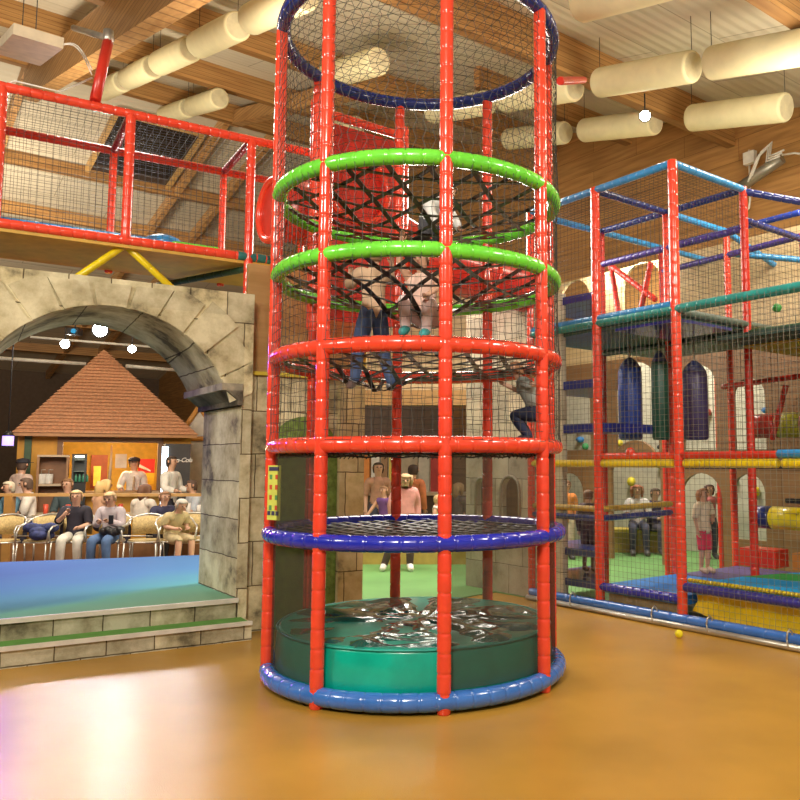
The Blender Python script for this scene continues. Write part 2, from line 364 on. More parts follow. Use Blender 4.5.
# ---------------------------------------------------------------- fabric tube lamps under the roof
M_TUBE = mat('cream_fabric_tube', (.78, .71, .43), .75, noise_amt=.05, scale=6)
M_TUBEC = mat('cream_tube_cap', (.62, .56, .36), .8)
def tube_dir(): return (AU+Z3*.243).normalized()
TD = tube_dir()
def build_tube():
    root = empty('fabric_tube', (0, 0, 0), cat='ceiling tube', group='cream fabric tubes hung under the roof')
    r = .215; L = 1.72
    X = TD; Yv = X.cross(Z3).normalized(); Zv = Yv.cross(X)
    A = Matrix((Yv, Zv, X)).transposed()
    m = MB(); prof = [(r-.03, 0), (r-.01, .012), (r, .04), (r*1.01, L*.5), (r, L-.04), (r-.01, L-.012), (r-.03, L)]
    m.lathe(prof, (0, 0, 0), 24, axis=A); m.build('fabric_sleeve', M_TUBE, root)
    m = MB(); m.lathe([(r-.04, -.004), (r-.035, .004)], (0, 0, 0), 24, axis=A); m.lathe([(.05, -.012), (.045, -.002)], (0, 0, 0), 12, axis=A)
    m.build('end_cap', M_TUBEC, root)
    m = MB()
    for s in (.02, L-.02): m.cord([X*s, X*s+Z3*(.86)], .006)
    m.build('hanging_wire', M_CORD, root)
    return root
tb0 = build_tube(); used = False
rows = [(4.36, [8.9, 11.05, 13.1, 15.15, 17.2], 'second row from the left'), (6.36, [4.35, 10.35], 'third row'), (6.02, [16.14, 18.1], 'pair'), (8.62, [4.2, 6.14, 8.3, 10.4, 14.9], 'fourth row'), (10.62, [5.96, 8.35, 10.5], 'row nearest the pine wall')]
TL = {(4.36, 8.9): 'bright cream fabric tube at the near top end of the long left string', (4.36, 11.05): 'second cream fabric tube of the long left string, counted from the top', (4.36, 13.1): 'third cream fabric tube of the long left string, counted from the top',
 (4.36, 15.15): 'fourth cream fabric tube of the long left string, beside the red strut', (4.36, 17.2): 'lowest cream fabric tube of the left string, behind the red strut',
 (6.36, 4.35): 'cream fabric tube cut by the top edge right of the round tower', (6.36, 10.35): 'cream fabric tube seen through the top net of the round tower, left half',
 (6.02, 16.14): 'cream fabric tube with round end cap above the red walkway rail', (6.02, 18.1): 'small cream fabric tube joined behind the one above the walkway rail',
 (8.62, 4.2): 'largest cream fabric tube, cut by the right edge of the photo', (8.62, 6.14): 'cream fabric tube with visible end cap right of the tower top, above the beam', (8.62, 8.3): 'cream fabric tube behind the tower just under its blue top ring, right of centre',
 (8.62, 10.4): 'cream fabric tube behind the tower top between two rear red poles', (8.62, 14.9): 'small cream fabric tube just left of the tower under the dark beams',
 (10.62, 5.96): 'cream fabric tube hanging in front of the pine wall at far right', (10.62, 8.35): 'cream fabric tube beside the glaring spotlight before the pine wall', (10.62, 10.5): 'cream fabric tube partly hidden by the right side of the tower top'}
for b, ss, nm in rows:
    for s in ss:
        t = tb0 if not used else copy_tree(tb0); used = True
        t.location = AP(s, b, 5.35+.243*s); t['label'] = TL[(b, s)]

# glaring spotlights
M_GLARE = emit('spotlight_glass', (1, .95, .85), 60)
M_GLARE2 = emit('small_spotlight_glass', (1, .95, .85), 30)
def spot(name, pos, r, label, glare=M_GLARE, up=.35, face=None):
    t = empty(name, pos, label, 'spotlight'); f = (Vector((0, 0, EYE))-Vector(pos)).normalized() if face is None else Vector(face).normalized()
    q = f.to_track_quat('Z', 'Y').to_matrix()
    m = MB(); m.lathe([(r*.5, -r*2.4), (r*1.1, -r*1.6), (r*1.25, 0), (r*1.1, 0.0)], pos, 16, axis=q); m.build('housing', M_BLACK, t)
    m = MB(); m.lathe([(0, -r*.1), (r, -.02*r), (r, .06*r), (0.0, .2*r)], pos, 16, axis=q); m.build('glass', glare, t)
    m = MB(); m.tube([Vector(pos)-f*r*1.4, Vector(pos)-f*r*1.4+Z3*up], .012, 6); m.build('bracket', M_BLACK, t)
    return t
LS = {}
for nm, (x, y, Y, r, lab, g) in {'a': (100, 330, 15.8, .13, 'brightest spotlight glaring above the roof tip of the snack hut', M_GLARE), 'b': (65, 344, 16.2, .085, 'smaller spotlight left of the brightest one inside the arch', M_GLARE), 'c': (132, 349, 16.4, .075, 'small spotlight right of the brightest one inside the arch', M_GLARE)}.items():
    p = at_y(x, y, Y); LS[nm] = p; spot('spotlight', p, r, lab, g)
spot('spotlight', at_y(645, 116, 11.6), .075, 'glaring spotlight hanging before the pine wall at upper right', M_GLARE)
spot('spotlight', at_y(404, 366, 20), .12, 'spotlight shining far behind the tower below its upper red ring', M_GLARE2)
lamp('arch_spotlight_glow', 'SPOT', LS['a']+Vector((0, -.4, 0)), (-2.6, 4.2, 0), 380, (1, .93, .90), .14, spot=radians(85), blend=.7)
lamp('arch_spotlight_side', 'SPOT', LS['c']+Vector((.9, -.5, -.3)), (-2.0, 4.2, 0), 330, (1, .94, .92), .3, spot=radians(80), blend=.7)
lamp('arch_spotlight_purple', 'SPOT', LS['b']+Vector((-2.2, -.4, .2)), (-3.4, 4.6, 0), 1500, (.36, .10, 1), .3, spot=radians(40), blend=.7)
lamp('arch_spotlight_blue', 'SPOT', at_y(40, 300, 12.5), (-4.9, 9.9, .3), 40, (.3, .6, 1), .2, spot=radians(75), blend=.8)

# pipes and trusses in the dark hall seen through the arch
def pipe(name, a, b, r, m_, label, cat='pipe'):
    m = MB(); m.tube([a, b], r, 8); return tag(m.build(name, m_), label, cat)
M_PIPE = mat('white_pipe', (.7, .68, .6), .4)
pipe('ceiling_pipe', at_y(-5, 358, 18.5), at_y(86, 364, 19.5), .045, M_PIPE, 'long white pipe crossing the dark hall behind the hut roof, left half')
pipe('ceiling_pipe', at_y(126, 366, 19.8), at_y(186, 371, 21), .045, M_PIPE, 'white pipe right of the hut roof tip inside the arch')
pipe('ceiling_pipe', at_y(30, 337, 18), at_y(153, 347, 19), .03, M_PIPE, 'thin pale lighting bar carrying the three spotlights')
for x, y, lab in ((75, 332, 'small box-shaped stage light with blue lens left of the brightest spotlight'),):
    p = at_y(x, y, 15.9); t = empty('stage_light', p, lab, 'stage light')
    m = MB(); m.box(p, (.22, .2, .13)); m.build('housing', M_BLACK, t)
    m = MB(); m.lathe([(.05, 0), (.05, .03)], p+Vector((.03, -.1, 0)), 12, axis=Matrix(((1, 0, 0), (0, 0, -1), (0, 1, 0)))); m.build('lens', M_AZURE, t)
    m = MB(); m.tube([p+Z3*.06, p+Z3*.25], .015, 6); m.build('bracket', M_BLACK, t)

# ================================================================ STONE ARCH, STEPS, PLATFORM
ANG_W = atan2(W.y, W.x)
ST_F = stone('stone_front', (pi/2, 0, 0)); ST_S = stone('stone_side', (pi/2, 0, pi/2), .36, .46)
def turned(o, loc, ang=ANG_W):
    """re-express a mesh in a frame turned by ang, so brick courses follow the wall"""
    loc = Vector(loc); R = Matrix.Rotation(-ang, 4, 'Z'); base = wl(o)
    o.data.transform(Matrix.Translation(-loc) @ Matrix.Translation(base)); o.data.transform(R)
    o.rotation_euler = (0, 0, ang); o.location = loc - (wl(o.parent) if o.parent else Vector((0, 0, 0))); return o
ZP = .345; TH = 1.16; TOP = 3.24; TE = .08
cx, cz, cr_ = -1.19, 1.90, 1.09
def arch_outline(steps=28, r=cr_, x_out=None):
    pts = []
    for k in range(steps+1):
        a = pi*k/steps; pts.append((cx+r*cos(a), cz+r*sin(a)))
    return pts
arch = empty('stone_arch', TN(-1.2, .5, 0), 'large pale stone archway with an open passage onto the platform', 'arch')
# right pier + spandrel + left pier as one wall body: strips around the opening
m = MB()
XR, XL = TE, -3.9; jr = -.02; jl = 2*cx-jr
def quadbar(x0, x1, z0a, z0b, z1):   # slice of wall from lower curve to top
    P = [TN(x0, 0, z0a), TN(x1, 0, z0b), TN(x1, TH, z0b), TN(x0, TH, z0a), TN(x0, 0, z1), TN(x1, 0, z1), TN(x1, TH, z1), TN(x0, TH, z1)]
    return P
def under(x):
    d = x-cx; return cz+sqrt(max(0, cr_*cr_-d*d))
xs = [cx+cr_*cos(pi*k/40) for k in range(41)][::-1]
xs = [x for x in xs]
front, soff = [], []
zb = 2.18
# build front/back faces as quads, soffit as smooth strip
grid = [XL]+[x for x in xs if jl < x < jr]
grid = sorted(set([XL, jl]+[x for x in xs if jl < x < jr]+[jr, XR]))
def low(x): return 0.0 if (x <= jl-1e-6 or x >= jr+1e-6) else max(under(x), zb if False else under(x))
def bk_(x): return .07 if x > cx else 0
for a, b in zip(grid[:-1], grid[1:]):
    solid = b <= jl+1e-6 or a >= jr-1e-6
    za, zc = (0, 0) if solid else (max(under(a), 2.3), max(under(b), 2.3))
    for n_ in (0, TH):
        m.add([TN(a, n_, za), TN(b, n_, zc), TN(b, n_, TOP), TN(a, n_, TOP)], [(0, 1, 2, 3)], 0)
    if not solid: m.add([TN(a, 0, za), TN(b, 0, zc), TN(b-bk_(b), TH, zc), TN(a-bk_(a), TH, za)], [(0, 1, 2, 3)], 1, True)
    m.add([TN(a, 0, TOP), TN(b, 0, TOP), TN(b, TH, TOP), TN(a, TH, TOP)], [(0, 1, 2, 3)], 1)
for x in (jl, jr): m.add([TN(x, 0, 0), TN(x-bk_(x), TH, 0), TN(x-bk_(x), TH, 2.3), TN(x, 0, 2.3)], [(0, 1, 2, 3)], 1)
for x in (XL, XR): m.add([TN(x, 0, 0), TN(x, TH, 0), TN(x, TH, TOP), TN(x, 0, TOP)], [(0, 1, 2, 3)], 1)
o = m.build('wall_body', [ST_F, ST_S], arch); turned(o, TN(0, 0, 0))
# voussoirs: each block one wedge, all in one surface layer
m = MB(); nv = 13; ro = cr_+.36
for k in range(nv):
    a0 = pi*k/nv+.012; a1 = pi*(k+1)/nv-.012
    sub = 5; P0, P1 = [], []
    rr0 = cr_+.002; rr1 = ro+(.05 if k % 2 else -.02)
    if cz+rr1*sin(a0) > TOP-.05: pass
    ring = []
    for q in range(sub+1):
        a = a0+(a1-a0)*q/sub; ring.append((cx+rr0*cos(a), cz+rr0*sin(a)))
    for q in range(sub, -1, -1):
        a = a0+(a1-a0)*q/sub; zz = cz+rr1*sin(a); ring.append((min(cx+rr1*cos(a), TE-.004), min(zz, TOP-.05)))
    if a1 < .42 or a0 > pi-.42: continue
    m.extrude([TN(x, -.022, z) for x, z in ring], N*.03)
o = m.build('voussoir_ring', stone('stone_voussoir', (pi/2, 0, 0), 3, 3, mortar=0), arch); turned(o, TN(0, 0, 0))
# capitals
for side, x in ((1, jr), (-1, jl)):
    m = MB(); prof = [(.0, 2.17), (.05, 2.17), (.05, 2.20), (.09, 2.24), (.09, 2.26), (.17, 2.29), (.20, 2.30), (.20, 2.35), (.0, 2.35)]
    for prof in ([(0, 2.15), (.05, 2.15), (.05, 2.20), (0, 2.20)], [(0, 2.20), (.05, 2.20), (.16, 2.29), (0, 2.29)], [(0, 2.29), (.20, 2.29), (.20, 2.355), (0, 2.355)]): m.extrude([TN(x-side*d, -.05, z) for d, z in prof], N*(TH+.12)-W*(.07 if side == 1 else 0)); o = m.build('capital', stone('stone_capital', (0, 0, 0), 5, 5, (.2, .18, .14), (.38, .34, .26), (.08, .07, .05), 0), arch)
# platform with carpet blending from green to blue, stone riser
PL = empty('stone_platform', TN(-1.5, 1, 0), 'raised platform under the arch with blue and green carpet', 'platform')
m = MB(); P = [TN(0, .0), TN(.6, 3.88), TN(-1.75, 4.40), TN(-5.5, 5.2), TN(-5.5, 0)]
P = [TN(-5.5, 0), TN(-.0, 0), TN(-.0, TH+.02), TN(.56, 3.86), TN(-1.79, 4.41), TN(-5.5, 5.3)]
m.prism([(p.x, p.y) for p in P], 0, ZP-.012)
o = m.build('block', stone('stone_riser', (pi/2, 0, 0), .38, .6, (.36, .32, .2), (.66, .61, .44)), PL); turned(o, TN(0, 0, 0))
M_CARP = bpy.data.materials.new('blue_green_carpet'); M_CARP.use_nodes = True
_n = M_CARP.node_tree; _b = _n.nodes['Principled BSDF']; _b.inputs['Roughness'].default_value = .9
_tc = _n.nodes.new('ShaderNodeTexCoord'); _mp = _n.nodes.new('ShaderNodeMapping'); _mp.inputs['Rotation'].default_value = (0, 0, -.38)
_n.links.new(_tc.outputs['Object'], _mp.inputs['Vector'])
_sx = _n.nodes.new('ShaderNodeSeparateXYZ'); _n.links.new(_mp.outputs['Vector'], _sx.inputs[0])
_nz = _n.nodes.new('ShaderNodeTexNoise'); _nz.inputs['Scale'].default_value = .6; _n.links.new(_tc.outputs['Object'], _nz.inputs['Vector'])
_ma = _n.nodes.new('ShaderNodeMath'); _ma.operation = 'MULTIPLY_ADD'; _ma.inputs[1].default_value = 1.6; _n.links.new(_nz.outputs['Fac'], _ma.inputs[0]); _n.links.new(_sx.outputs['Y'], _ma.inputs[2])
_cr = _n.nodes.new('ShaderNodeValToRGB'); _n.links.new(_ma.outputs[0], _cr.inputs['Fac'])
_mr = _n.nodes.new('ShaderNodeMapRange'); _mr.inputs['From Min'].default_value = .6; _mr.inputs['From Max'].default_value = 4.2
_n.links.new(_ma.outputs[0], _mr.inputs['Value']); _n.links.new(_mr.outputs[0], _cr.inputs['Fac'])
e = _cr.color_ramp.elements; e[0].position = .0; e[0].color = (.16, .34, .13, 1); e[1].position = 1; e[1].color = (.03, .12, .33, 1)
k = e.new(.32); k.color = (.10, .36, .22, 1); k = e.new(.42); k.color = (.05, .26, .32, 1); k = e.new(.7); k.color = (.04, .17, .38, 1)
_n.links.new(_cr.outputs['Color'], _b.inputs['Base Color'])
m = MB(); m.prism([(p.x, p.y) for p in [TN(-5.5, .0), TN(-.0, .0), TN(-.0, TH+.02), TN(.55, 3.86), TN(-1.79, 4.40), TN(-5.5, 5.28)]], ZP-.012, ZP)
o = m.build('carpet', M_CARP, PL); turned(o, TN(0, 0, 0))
M_NOSE = mat('white_nosing', (.66, .62, .52), .5)
m = MB(); m.box(TN(-2.75, -.012, ZP-.018), (5.5, .03, .04), (W, N, Z3)); m.build('nosing', M_NOSE, PL)
stp = empty('stone_step', TN(-2.6, -.12, 0), 'low stone step with green carpet tread in front of the platform', 'step')
m = MB(); m.box(TN(-2.7, -.125, .078), (5.52, .25, .156), (W, N, Z3)); o = m.build('block', bpy.data.materials['stone_riser'], stp); turned(o, TN(0, 0, 0))
m = MB(); m.box(TN(-2.7, -.125, .162), (5.46, .25, .012), (W, N, Z3)); m.build('carpet_tread', mat('green_carpet', (.10, .27, .045), .9), stp)
m = MB(); m.box(TN(-2.7, -.262, .155), (5.52, .03, .035), (W, N, Z3)); m.build('nosing', M_NOSE, stp)
# garden-style wall between arch and tower
gw = empty('stone_wall_panel', TN(.7, .15, 0), 'low stone wall right of the arch, partly behind the round tower', 'wall panel')
m = MB(); m.box(TN((TE+1.27)/2, .2, 1.23), (1.27-TE, .18, 2.46), (W, N, Z3)); o = m.build('wall_body', ST_F, gw); turned(o, TN(0, 0, 0))
m = MB(); m.box(TN((TE+1.27)/2, .19, 2.48), (1.28-TE, .24, .035), (W, N, Z3)); m.build('yellow_cap', mat('yellow_trim', (.55, .42, .02), .5), gw)
m = MB(); pts = [(.30, .0), (1.0, 0)]+[(.65+.35*cos(pi*k/16), 1.72+.35*sin(pi*k/16)) for k in range(17)]
m.extrude([TN(x, .085, z) for x, z in pts], N*.03); m.build('turf_panel', mat('artificial_turf', (.16, .25, .05), .9, noise_amt=.35, scale=18, bump=.4, bscale=60), gw)
m = MB(); m.box(TN(1.14, .09, 1.2), (.27, .12, 2.4), (W, N, Z3)); o = m.build('pilaster', stone('stone_pilaster', (pi/2, 0, 0), .27, .5, (.45, .36, .17), (.62, .52, .3)), gw)
turned(o, TN(0, 0, 0))
M_PLY = boards('plywood_panel', W, 1.5, 1.3, (.34, .19, .055), (.46, .27, .09))
m = MB(); m.box(TN(.7, .25, 3.05), (1.25, .06, 1.1), (W, N, Z3)); tag(m.build('plywood_panel', M_PLY), 'brown plywood panel above the stone wall left of the tower', 'panel')

# ================================================================ ELEVATED RED WALKWAY
WN = .62; zD = 3.765; zT = 5.04
def WK(t, n, z): return TN(t, WN+n, z)
wk = empty('net_walkway', TN(-1.5, 1.1, 0), 'elevated red-railed net walkway running above the stone arch', 'walkway')
T1 = (at_plane(250, 200, TN(0, WN), N)-FQ).dot(W); T2 = (at_plane(131, 113, TN(0, WN), N)-FQ).dot(W); T3 = (at_plane(2, 90, TN(0, WN), N)-FQ).dot(W)
WD = 1.12
for t, zb_, n_ in ((T1, 2.9, 0), (T2, zD, 0), (T3, zD, 0), (T1, zD-.1, WD), (T2, zD-.1, WD), (T3, zD-.1, WD), (1.15, zD-.1, WD)):
    m = MB(); m.pad(WK(t, n_, zb_), WK(t, n_, zT), .047 if n_ == 0 else .04, .1); m.build('pole', M_RED, wk)
for n_, mm in ((0, M_RED), (WD, M_RED2)):
    for z in (zT, zD-(.0 if n_ == 0 else .02)):
        m = MB(); m.pad(WK(-3.9, n_, z), WK(.95 if n_ == 0 else 1.3, n_, z), .045, .1); m.build('rail', mm, wk)
m = MB(); m.pad(WK(.06, 0, zD), WK(.98, 0, zD), .046, .1); m.build('rail', mat('dark_teal_vinyl', (.02, .16, .15), .35), wk)
for t in (T1, T2):
    m = MB(); m.pad(WK(t, 0, zT), WK(t, WD, zT), .04, .09); m.build('cross_rail', mat('maroon_vinyl', (.32, .02, .06), .3, coat=.3), wk)
m = MB(); m.net(WK(-3.9, 0, zD), W, Z3, 4.8, zT-zD, .062, .0022); m.net(WK(-3.9, WD, zD), W, Z3, 5.0, zT-zD, .062, .0022)
m.net(WK(-3.9, 0, zT+.01), W, N, 4.8, WD, .07, .0022); m.build('safety_net', M_CORD, wk)
m = MB(); m.box(WK(-1.45, WD/2, zD-.06), (5.0, WD, .03), (W, N, Z3)); m.build('deck_board', mat('ochre_deck', (.55, .33, .05), .6), wk)
m = MB(); m.pad(WK(-3.9, WD, zD-.34), WK(1.2, WD, zD-.34), .05, .12); m.build('lower_rail', M_RED2, wk)
m = MB(); m.pad(WK(-.6, WD*1.3, zD-.16), WK(.2, 0, zD-.12), .035, .12); m.pad(WK(-.6, WD, zD-.3), WK(1.1, WD, zD-.3), .03, .12); m.build('dark_rail', mat('dark_green_vinyl', (.02, .06, .03), .4), wk)
for (a, b, mm) in ((-3.9, -3.0, M_GREEN), (-3.0, -2.62, M_GREEND), (-2.6, -1.75, M_AZURE), (-1.75, -.62, M_AZURE), (-.6, -.1, M_GREEN)):
    m = MB(); m.pad(WK(a, .14, zD+.05), WK(b, .14, zD+.05), .05, .3); m.build('deck_roll', mm, wk)
o = MB(); o.ball(WK(-.62, .28, zD+.08), .2, 14, sq=(1, 1, .5)); tag(o.build('play_dome', M_AZURE), 'shiny blue rounded cushion lying on the walkway deck', 'cushion')
o = MB(); o.lathe([(.20, 0), (.22, .04), (.22, .13), (.19, .17)], WK(-1.78, .55, zD-.03), 20); tag(o.build('round_cushion', mat('terracotta_vinyl', (.42, .12, .05), .5)), 'terracotta round cushion lying on the walkway deck behind the net', 'cushion')
# hanging strut with steel pipe
pA = WK(-2.2, .1, zT); pB = at_y(108, 42, pA.y+.55); pC = at_y(74, 28, pB.y+.9)
pA = at_plane(95, 101, TN(0, WN), N)
st = empty('roof_strut', pA, 'red padded strut rising from the walkway rail to a steel roof pipe', 'strut')
m = MB(); m.tube([pA, pB], [.05, .05], 12); m.build('padded_strut', M_RED2, st)
m = MB(); m.tube([pB+Vector((.03, 0, .03)), pC], .035, 10); m.tube([pB+Z3*.12, pB-Z3*.02], .05, 10); m.build('steel_pipe', M_STEEL, st)
# yellow braces
yb = empty('yellow_brace', at_plane(125, 243, TN(0, WN), N), 'pair of yellow tubes in a V holding the walkway over the arch', 'brace')
ap = at_plane(125, 245, TN(0, WN+.1), N)
for (x, y) in ((72, 281), (175, 291)):
    m = MB(); m.pad(ap, at_plane(x, y, TN(0, WN+.1), N), .036, .3); m.build('tube', M_YEL, yb)
# ceiling box light near the glulam rafter
p = at_y(28, 46, 7.6); bl = empty('box_light', p, 'white flat box light hanging under the thick timber at upper left', 'box light')
m = MB(); ax = (TD, AB, TD.cross(AB)*-1)
m.box(p, (1.15, .42, .1), ax); m.build('housing', mat('pale_timber', (.7, .6, .42), .5), bl)
m = MB()
for s in (-.4, .4): m.cord([p+TD*s, p+TD*s+Z3*.9], .006)
m.build('hanging_wire', M_CORD, bl)
m = MB(); a, b = at_y(62, 45, 7.7), at_y(92, 75, 7.7)
for d in (0, .05): m.tube([a.lerp(b, k/8)+Z3*(.12*sin(pi*k/8)+d*k/8) for k in range(9)], .007, 5)
m.tube([at_y(92, 78, 7.5)]+[at_y(x, y, 7.1) for x, y in ((60, 92), (40, 87), (15, 81), (4, 85), (1, 100))], .009, 5)
tag(m.build('power_cable', M_PIPE), 'thin white cables looping from the box light to the walkway rail', 'cable')
# ================================================================ ROUND CLIMBING TOWER
CX, CY = -.528, 6.4; RP = 1.10; PHI = .2506
HZ = [5.0655, 3.6804, 3.0397, 2.3963, 1.7259, 1.0771, .0773]
def TP(a, r, z): return Vector((CX+r*sin(a), CY-r*cos(a), z))
tw = empty('climbing_tower', (CX, CY, 0), 'tall round net climbing tower with red padded poles standing on the ochre floor', 'climbing tower')
for k in range(8):
    a = PHI+k*pi/4; m = MB(); top = 5.9 if k in (0, 7) else HZ[0]-.02
    if k in (0, 7): top = HZ[0]+.02
    m.pad(TP(a, RP+.012, .0), TP(a, RP+.012, top), .047, .125, 14)
    m.build('pole', M_RED, tw)
for z, mm, nm in zip(HZ, (mat('dark_blue_vinyl', (.015, .035, .22), .25, coat=.4), M_GREEN, M_GREEN, M_RED, M_RED, M_BLUE, M_SKYB), ('top_ring', 'ring', 'ring', 'ring', 'ring', 'ring', 'base_ring')):
    m = MB(); m.ringpad((CX, CY), 1.118 if nm == 'ring' and mm is M_BLUE else 1.10 if z > .2 else 1.105, z, .056 if z > .2 else .062, .115, 12); m.build(nm, mm, tw)
# steel tube inside each pole foot
# cylindrical net
m = MB(); cell = .068; nv = int(2*pi*1.145/cell); R = 1.146
z0, z1 = HZ[4]+.03, HZ[0]+.03
lev = sorted(HZ[:5])
def netR(a, z):
    """net lies over the poles and rings, sucked in a little between them"""
    d = min(abs(z-l) for l in lev); return 1.128+.018*math.exp(-(d/.07)**2)+.012*noise.noise(Vector((a*3, z*2.5, 1)))
nz = int((z1-z0)/cell)
for k in range(nv):
    a = 2*pi*k/nv
    pts = []
    for q in range(nz+1):
        z = z0+(z1-z0)*q/nz
        aa = a+(.012 if (q+k) % 2 else -.012)*(1 if z > 3.7 else .25)
        aa += .35/1.14*.06*sin(z*1.3+1.0)
        pts.append(TP(aa, netR(a, z)+.0, z))
    m.cord(pts, .0021)
for q in range(nz+1):
    z = z0+(z1-z0)*q/nz
    m.cord([TP(2*pi*k/72, netR(2*pi*k/72, z), z+.006*sin(k*1.7+q)) for k in range(72)], .0021, closed=True)
m.build('safety_net', M_CORD, tw)
# flat top net, diamonds
m = MB(); Rt = 1.09; c_ = .085
for fam in (.55, .55+pi/2*1.0):
    e1 = Vector((cos(fam), sin(fam), 0)); e2 = Vector((-sin(fam), cos(fam), 0))
    for k in range(-13, 14):
        d = k*c_
        if abs(d) >= Rt: continue
        h = sqrt(Rt*Rt-d*d); m.cord([Vector((CX, CY, HZ[0]+.02))+e1*(-h)+e2*d, Vector((CX, CY, HZ[0]-.03))+e2*d, Vector((CX, CY, HZ[0]+.02))+e1*h+e2*d], .0024)
m.build('top_net', M_CORD, tw)
# elastic strap webs
def strap(m, pts, wd, th=.006):
    """flat ribbon lying roughly level"""
    pts = [Vector(p) for p in pts]; vs = []; k = len(pts)
    for i in range(k):
        t = (pts[min(i+1, k-1)]-pts[max(i-1, 0)]); t.z *= 1; t.normalize(); s = Z3.cross(t).normalized(); u = t.cross(s)
        vs += [pts[i]-s*wd/2-u*th/2, pts[i]+s*wd/2-u*th/2, pts[i]+s*wd/2+u*th/2, pts[i]-s*wd/2+u*th/2]
    fs = []
    for i in range(k-1):
        for j in range(4): fs.append((i*4+j, i*4+(j+1) % 4, i*4+4+(j+1) % 4, i*4+4+j))
    m.add(vs, fs)
def web(z, sag, angs, step, wd, dips=(), name='strap_web'):
    m = MB(); Rw = 1.04
    def zz(x, y):
        r2 = (x*x+y*y)/(Rw*Rw); s = z-sag*(1-r2)
        for (dx, dy, dd, dr) in dips: s -= dd*math.exp(-(((x-dx)**2+(y-dy)**2)/(dr*dr)))*max(0, 1-r2)
        return s
    for ia, an in enumerate(angs):
        e1 = (cos(an), sin(an)); e2 = (-sin(an), cos(an)); n_ = int(Rw/step)
        for k in range(-n_, n_+1):
            d = (k+.5*(ia % 2))*step+.01*sin(k*2+ia)
            if abs(d) > Rw*.96: continue
            h = sqrt(Rw*Rw-d*d); pts = []
            for q in range(17):
                s = -h+2*h*q/16; x = e1[0]*s+e2[0]*d; y = e1[1]*s+e2[1]*d
                pts.append((CX+x, CY+y, zz(x, y)+.004*ia))
            strap(m, pts, wd)
    return m.build(name, M_STRAP, tw)
web(HZ[1]-.03, .10, (.25, .25+pi/3, .25+2*pi/3), .28, .042, dips=((.10, .1, .10, .35), (-.5, -.1, .06, .3)))
web(HZ[2]-.03, .12, (.1, .1+pi/3, .1+2*pi/3), .28, .044, dips=((.08, -.1, .24, .28), (-.36, -.05, .08, .25)))
web(HZ[3]-.03, .07, (.4, .4+pi/3, .4+2*pi/3), .21, .036, dips=((-.52, -.1, .13, .2), (-.25, -.05, .13, .2)))
web(HZ[4]-.03, .03, (.0, pi/3, 2*pi/3), .15, .036)
web(HZ[5]-.0, .03, (.2, .2+pi/3, .2+2*pi/3), .14, .05)
# fine screens between lower poles
def screen(fac, nm, col=(.07, .06, .045)):
    ms = bpy.data.materials.new(nm); ms.use_nodes = True; nt = ms.node_tree; nt.nodes.clear(); N_ = nt.nodes
    out = N_.new('ShaderNodeOutputMaterial'); mx = N_.new('ShaderNodeMixShader'); tr = N_.new('ShaderNodeBsdfTransparent'); df = N_.new('ShaderNodeBsdfDiffuse')
    nz_ = N_.new('ShaderNodeTexNoise'); nz_.inputs['Scale'].default_value = 220; mr = N_.new('ShaderNodeMapRange'); mr.inputs['To Min'].default_value = fac-.12; mr.inputs['To Max'].default_value = fac+.12
    df.inputs['Color'].default_value = col+(1,)
    nt.links.new(nz_.outputs['Fac'], mr.inputs['Value']); nt.links.new(mr.outputs[0], mx.inputs['Fac'])
    nt.links.new(tr.outputs[0], mx.inputs[1]); nt.links.new(df.outputs[0], mx.inputs[2]); nt.links.new(mx.outputs[0], out.inputs['Surface']); return ms
M_SCREEN = screen(.57, 'fine_woven_screen')
for k in (0, 1, 5, 6):
    a0, a1 = PHI+k*pi/4+.05, PHI+(k+1)*pi/4-.05
    for (za, zb_) in ((.14, HZ[5]-.04), (HZ[5]+.04, HZ[4]-.05)):
        m = MB(); vs = []; q_ = 10
        for q in range(q_+1):
            a = a0+(a1-a0)*q/q_; vs += [TP(a, 1.085, za), TP(a, 1.085, zb_)]
        m.add(vs, [(2*q, 2*q+2, 2*q+3, 2*q+1) for q in range(q_)], 0, True)
        m.build('fine_mesh_screen', M_SCREEN, tw)
# frayed net hem under the lower red ring
m = MB()
for k in range(150):
    a = 2*pi*k/150; m.cord([TP(a, 1.05, HZ[4]-.05), TP(a+.03, 1.055, HZ[4]-.07-.02*random.random())], .006)
m.cord([TP(2*pi*k/60, 1.05, HZ[4]-.065+.008*sin(k*2.1)) for k in range(60)], .009, closed=True)
m.build('net_hem', M_STRAP, tw)
# rules notice on the left screen
ma = PHI-pi/4*1.0-.64
na = empty('rules_notice', TP(ma, 1.09, 1.2)); na.parent = tw; na.location = TP(ma, 1.09, 1.2)-tw.location
t_ = Vector((cos(-.7), sin(-.7), 0)); nn = Vector((sin(-.7), -cos(-.7), 0))
c0 = TP(ma, 1.10, 1.385)
m = MB(); m.box(c0, (.15, .008, .40), (t_, nn, Z3)); m.build('board', mat('notice_yellow', (.66, .72, .12), .5), na)
m = MB(); 
m.box(c0+Z3*.175+nn*.0055, (.12, .004, .028), (t_, nn, Z3), 0)
for i in range(4):
    for j in range(2):
        cc = c0+Z3*(.115-.075*i)+t_*(-.035+.07*j)+nn*.0055
        m.box(cc, (.028, .004, .034), (t_, nn, Z3), 1 if (i+j) % 3 else 2)
for i in range(3): m.box(c0-Z3*(.15+.0*i)+t_*(-.05+.05*i)+nn*.0055, (.035, .004, .03), (t_, nn, Z3), 0)
m.build('printed_symbols', [mat('ink_dark', (.05, .05, .12), .5), mat('ink_red', (.6, .08, .04), .5), mat('ink_green', (.1, .3, .1), .5)], na)
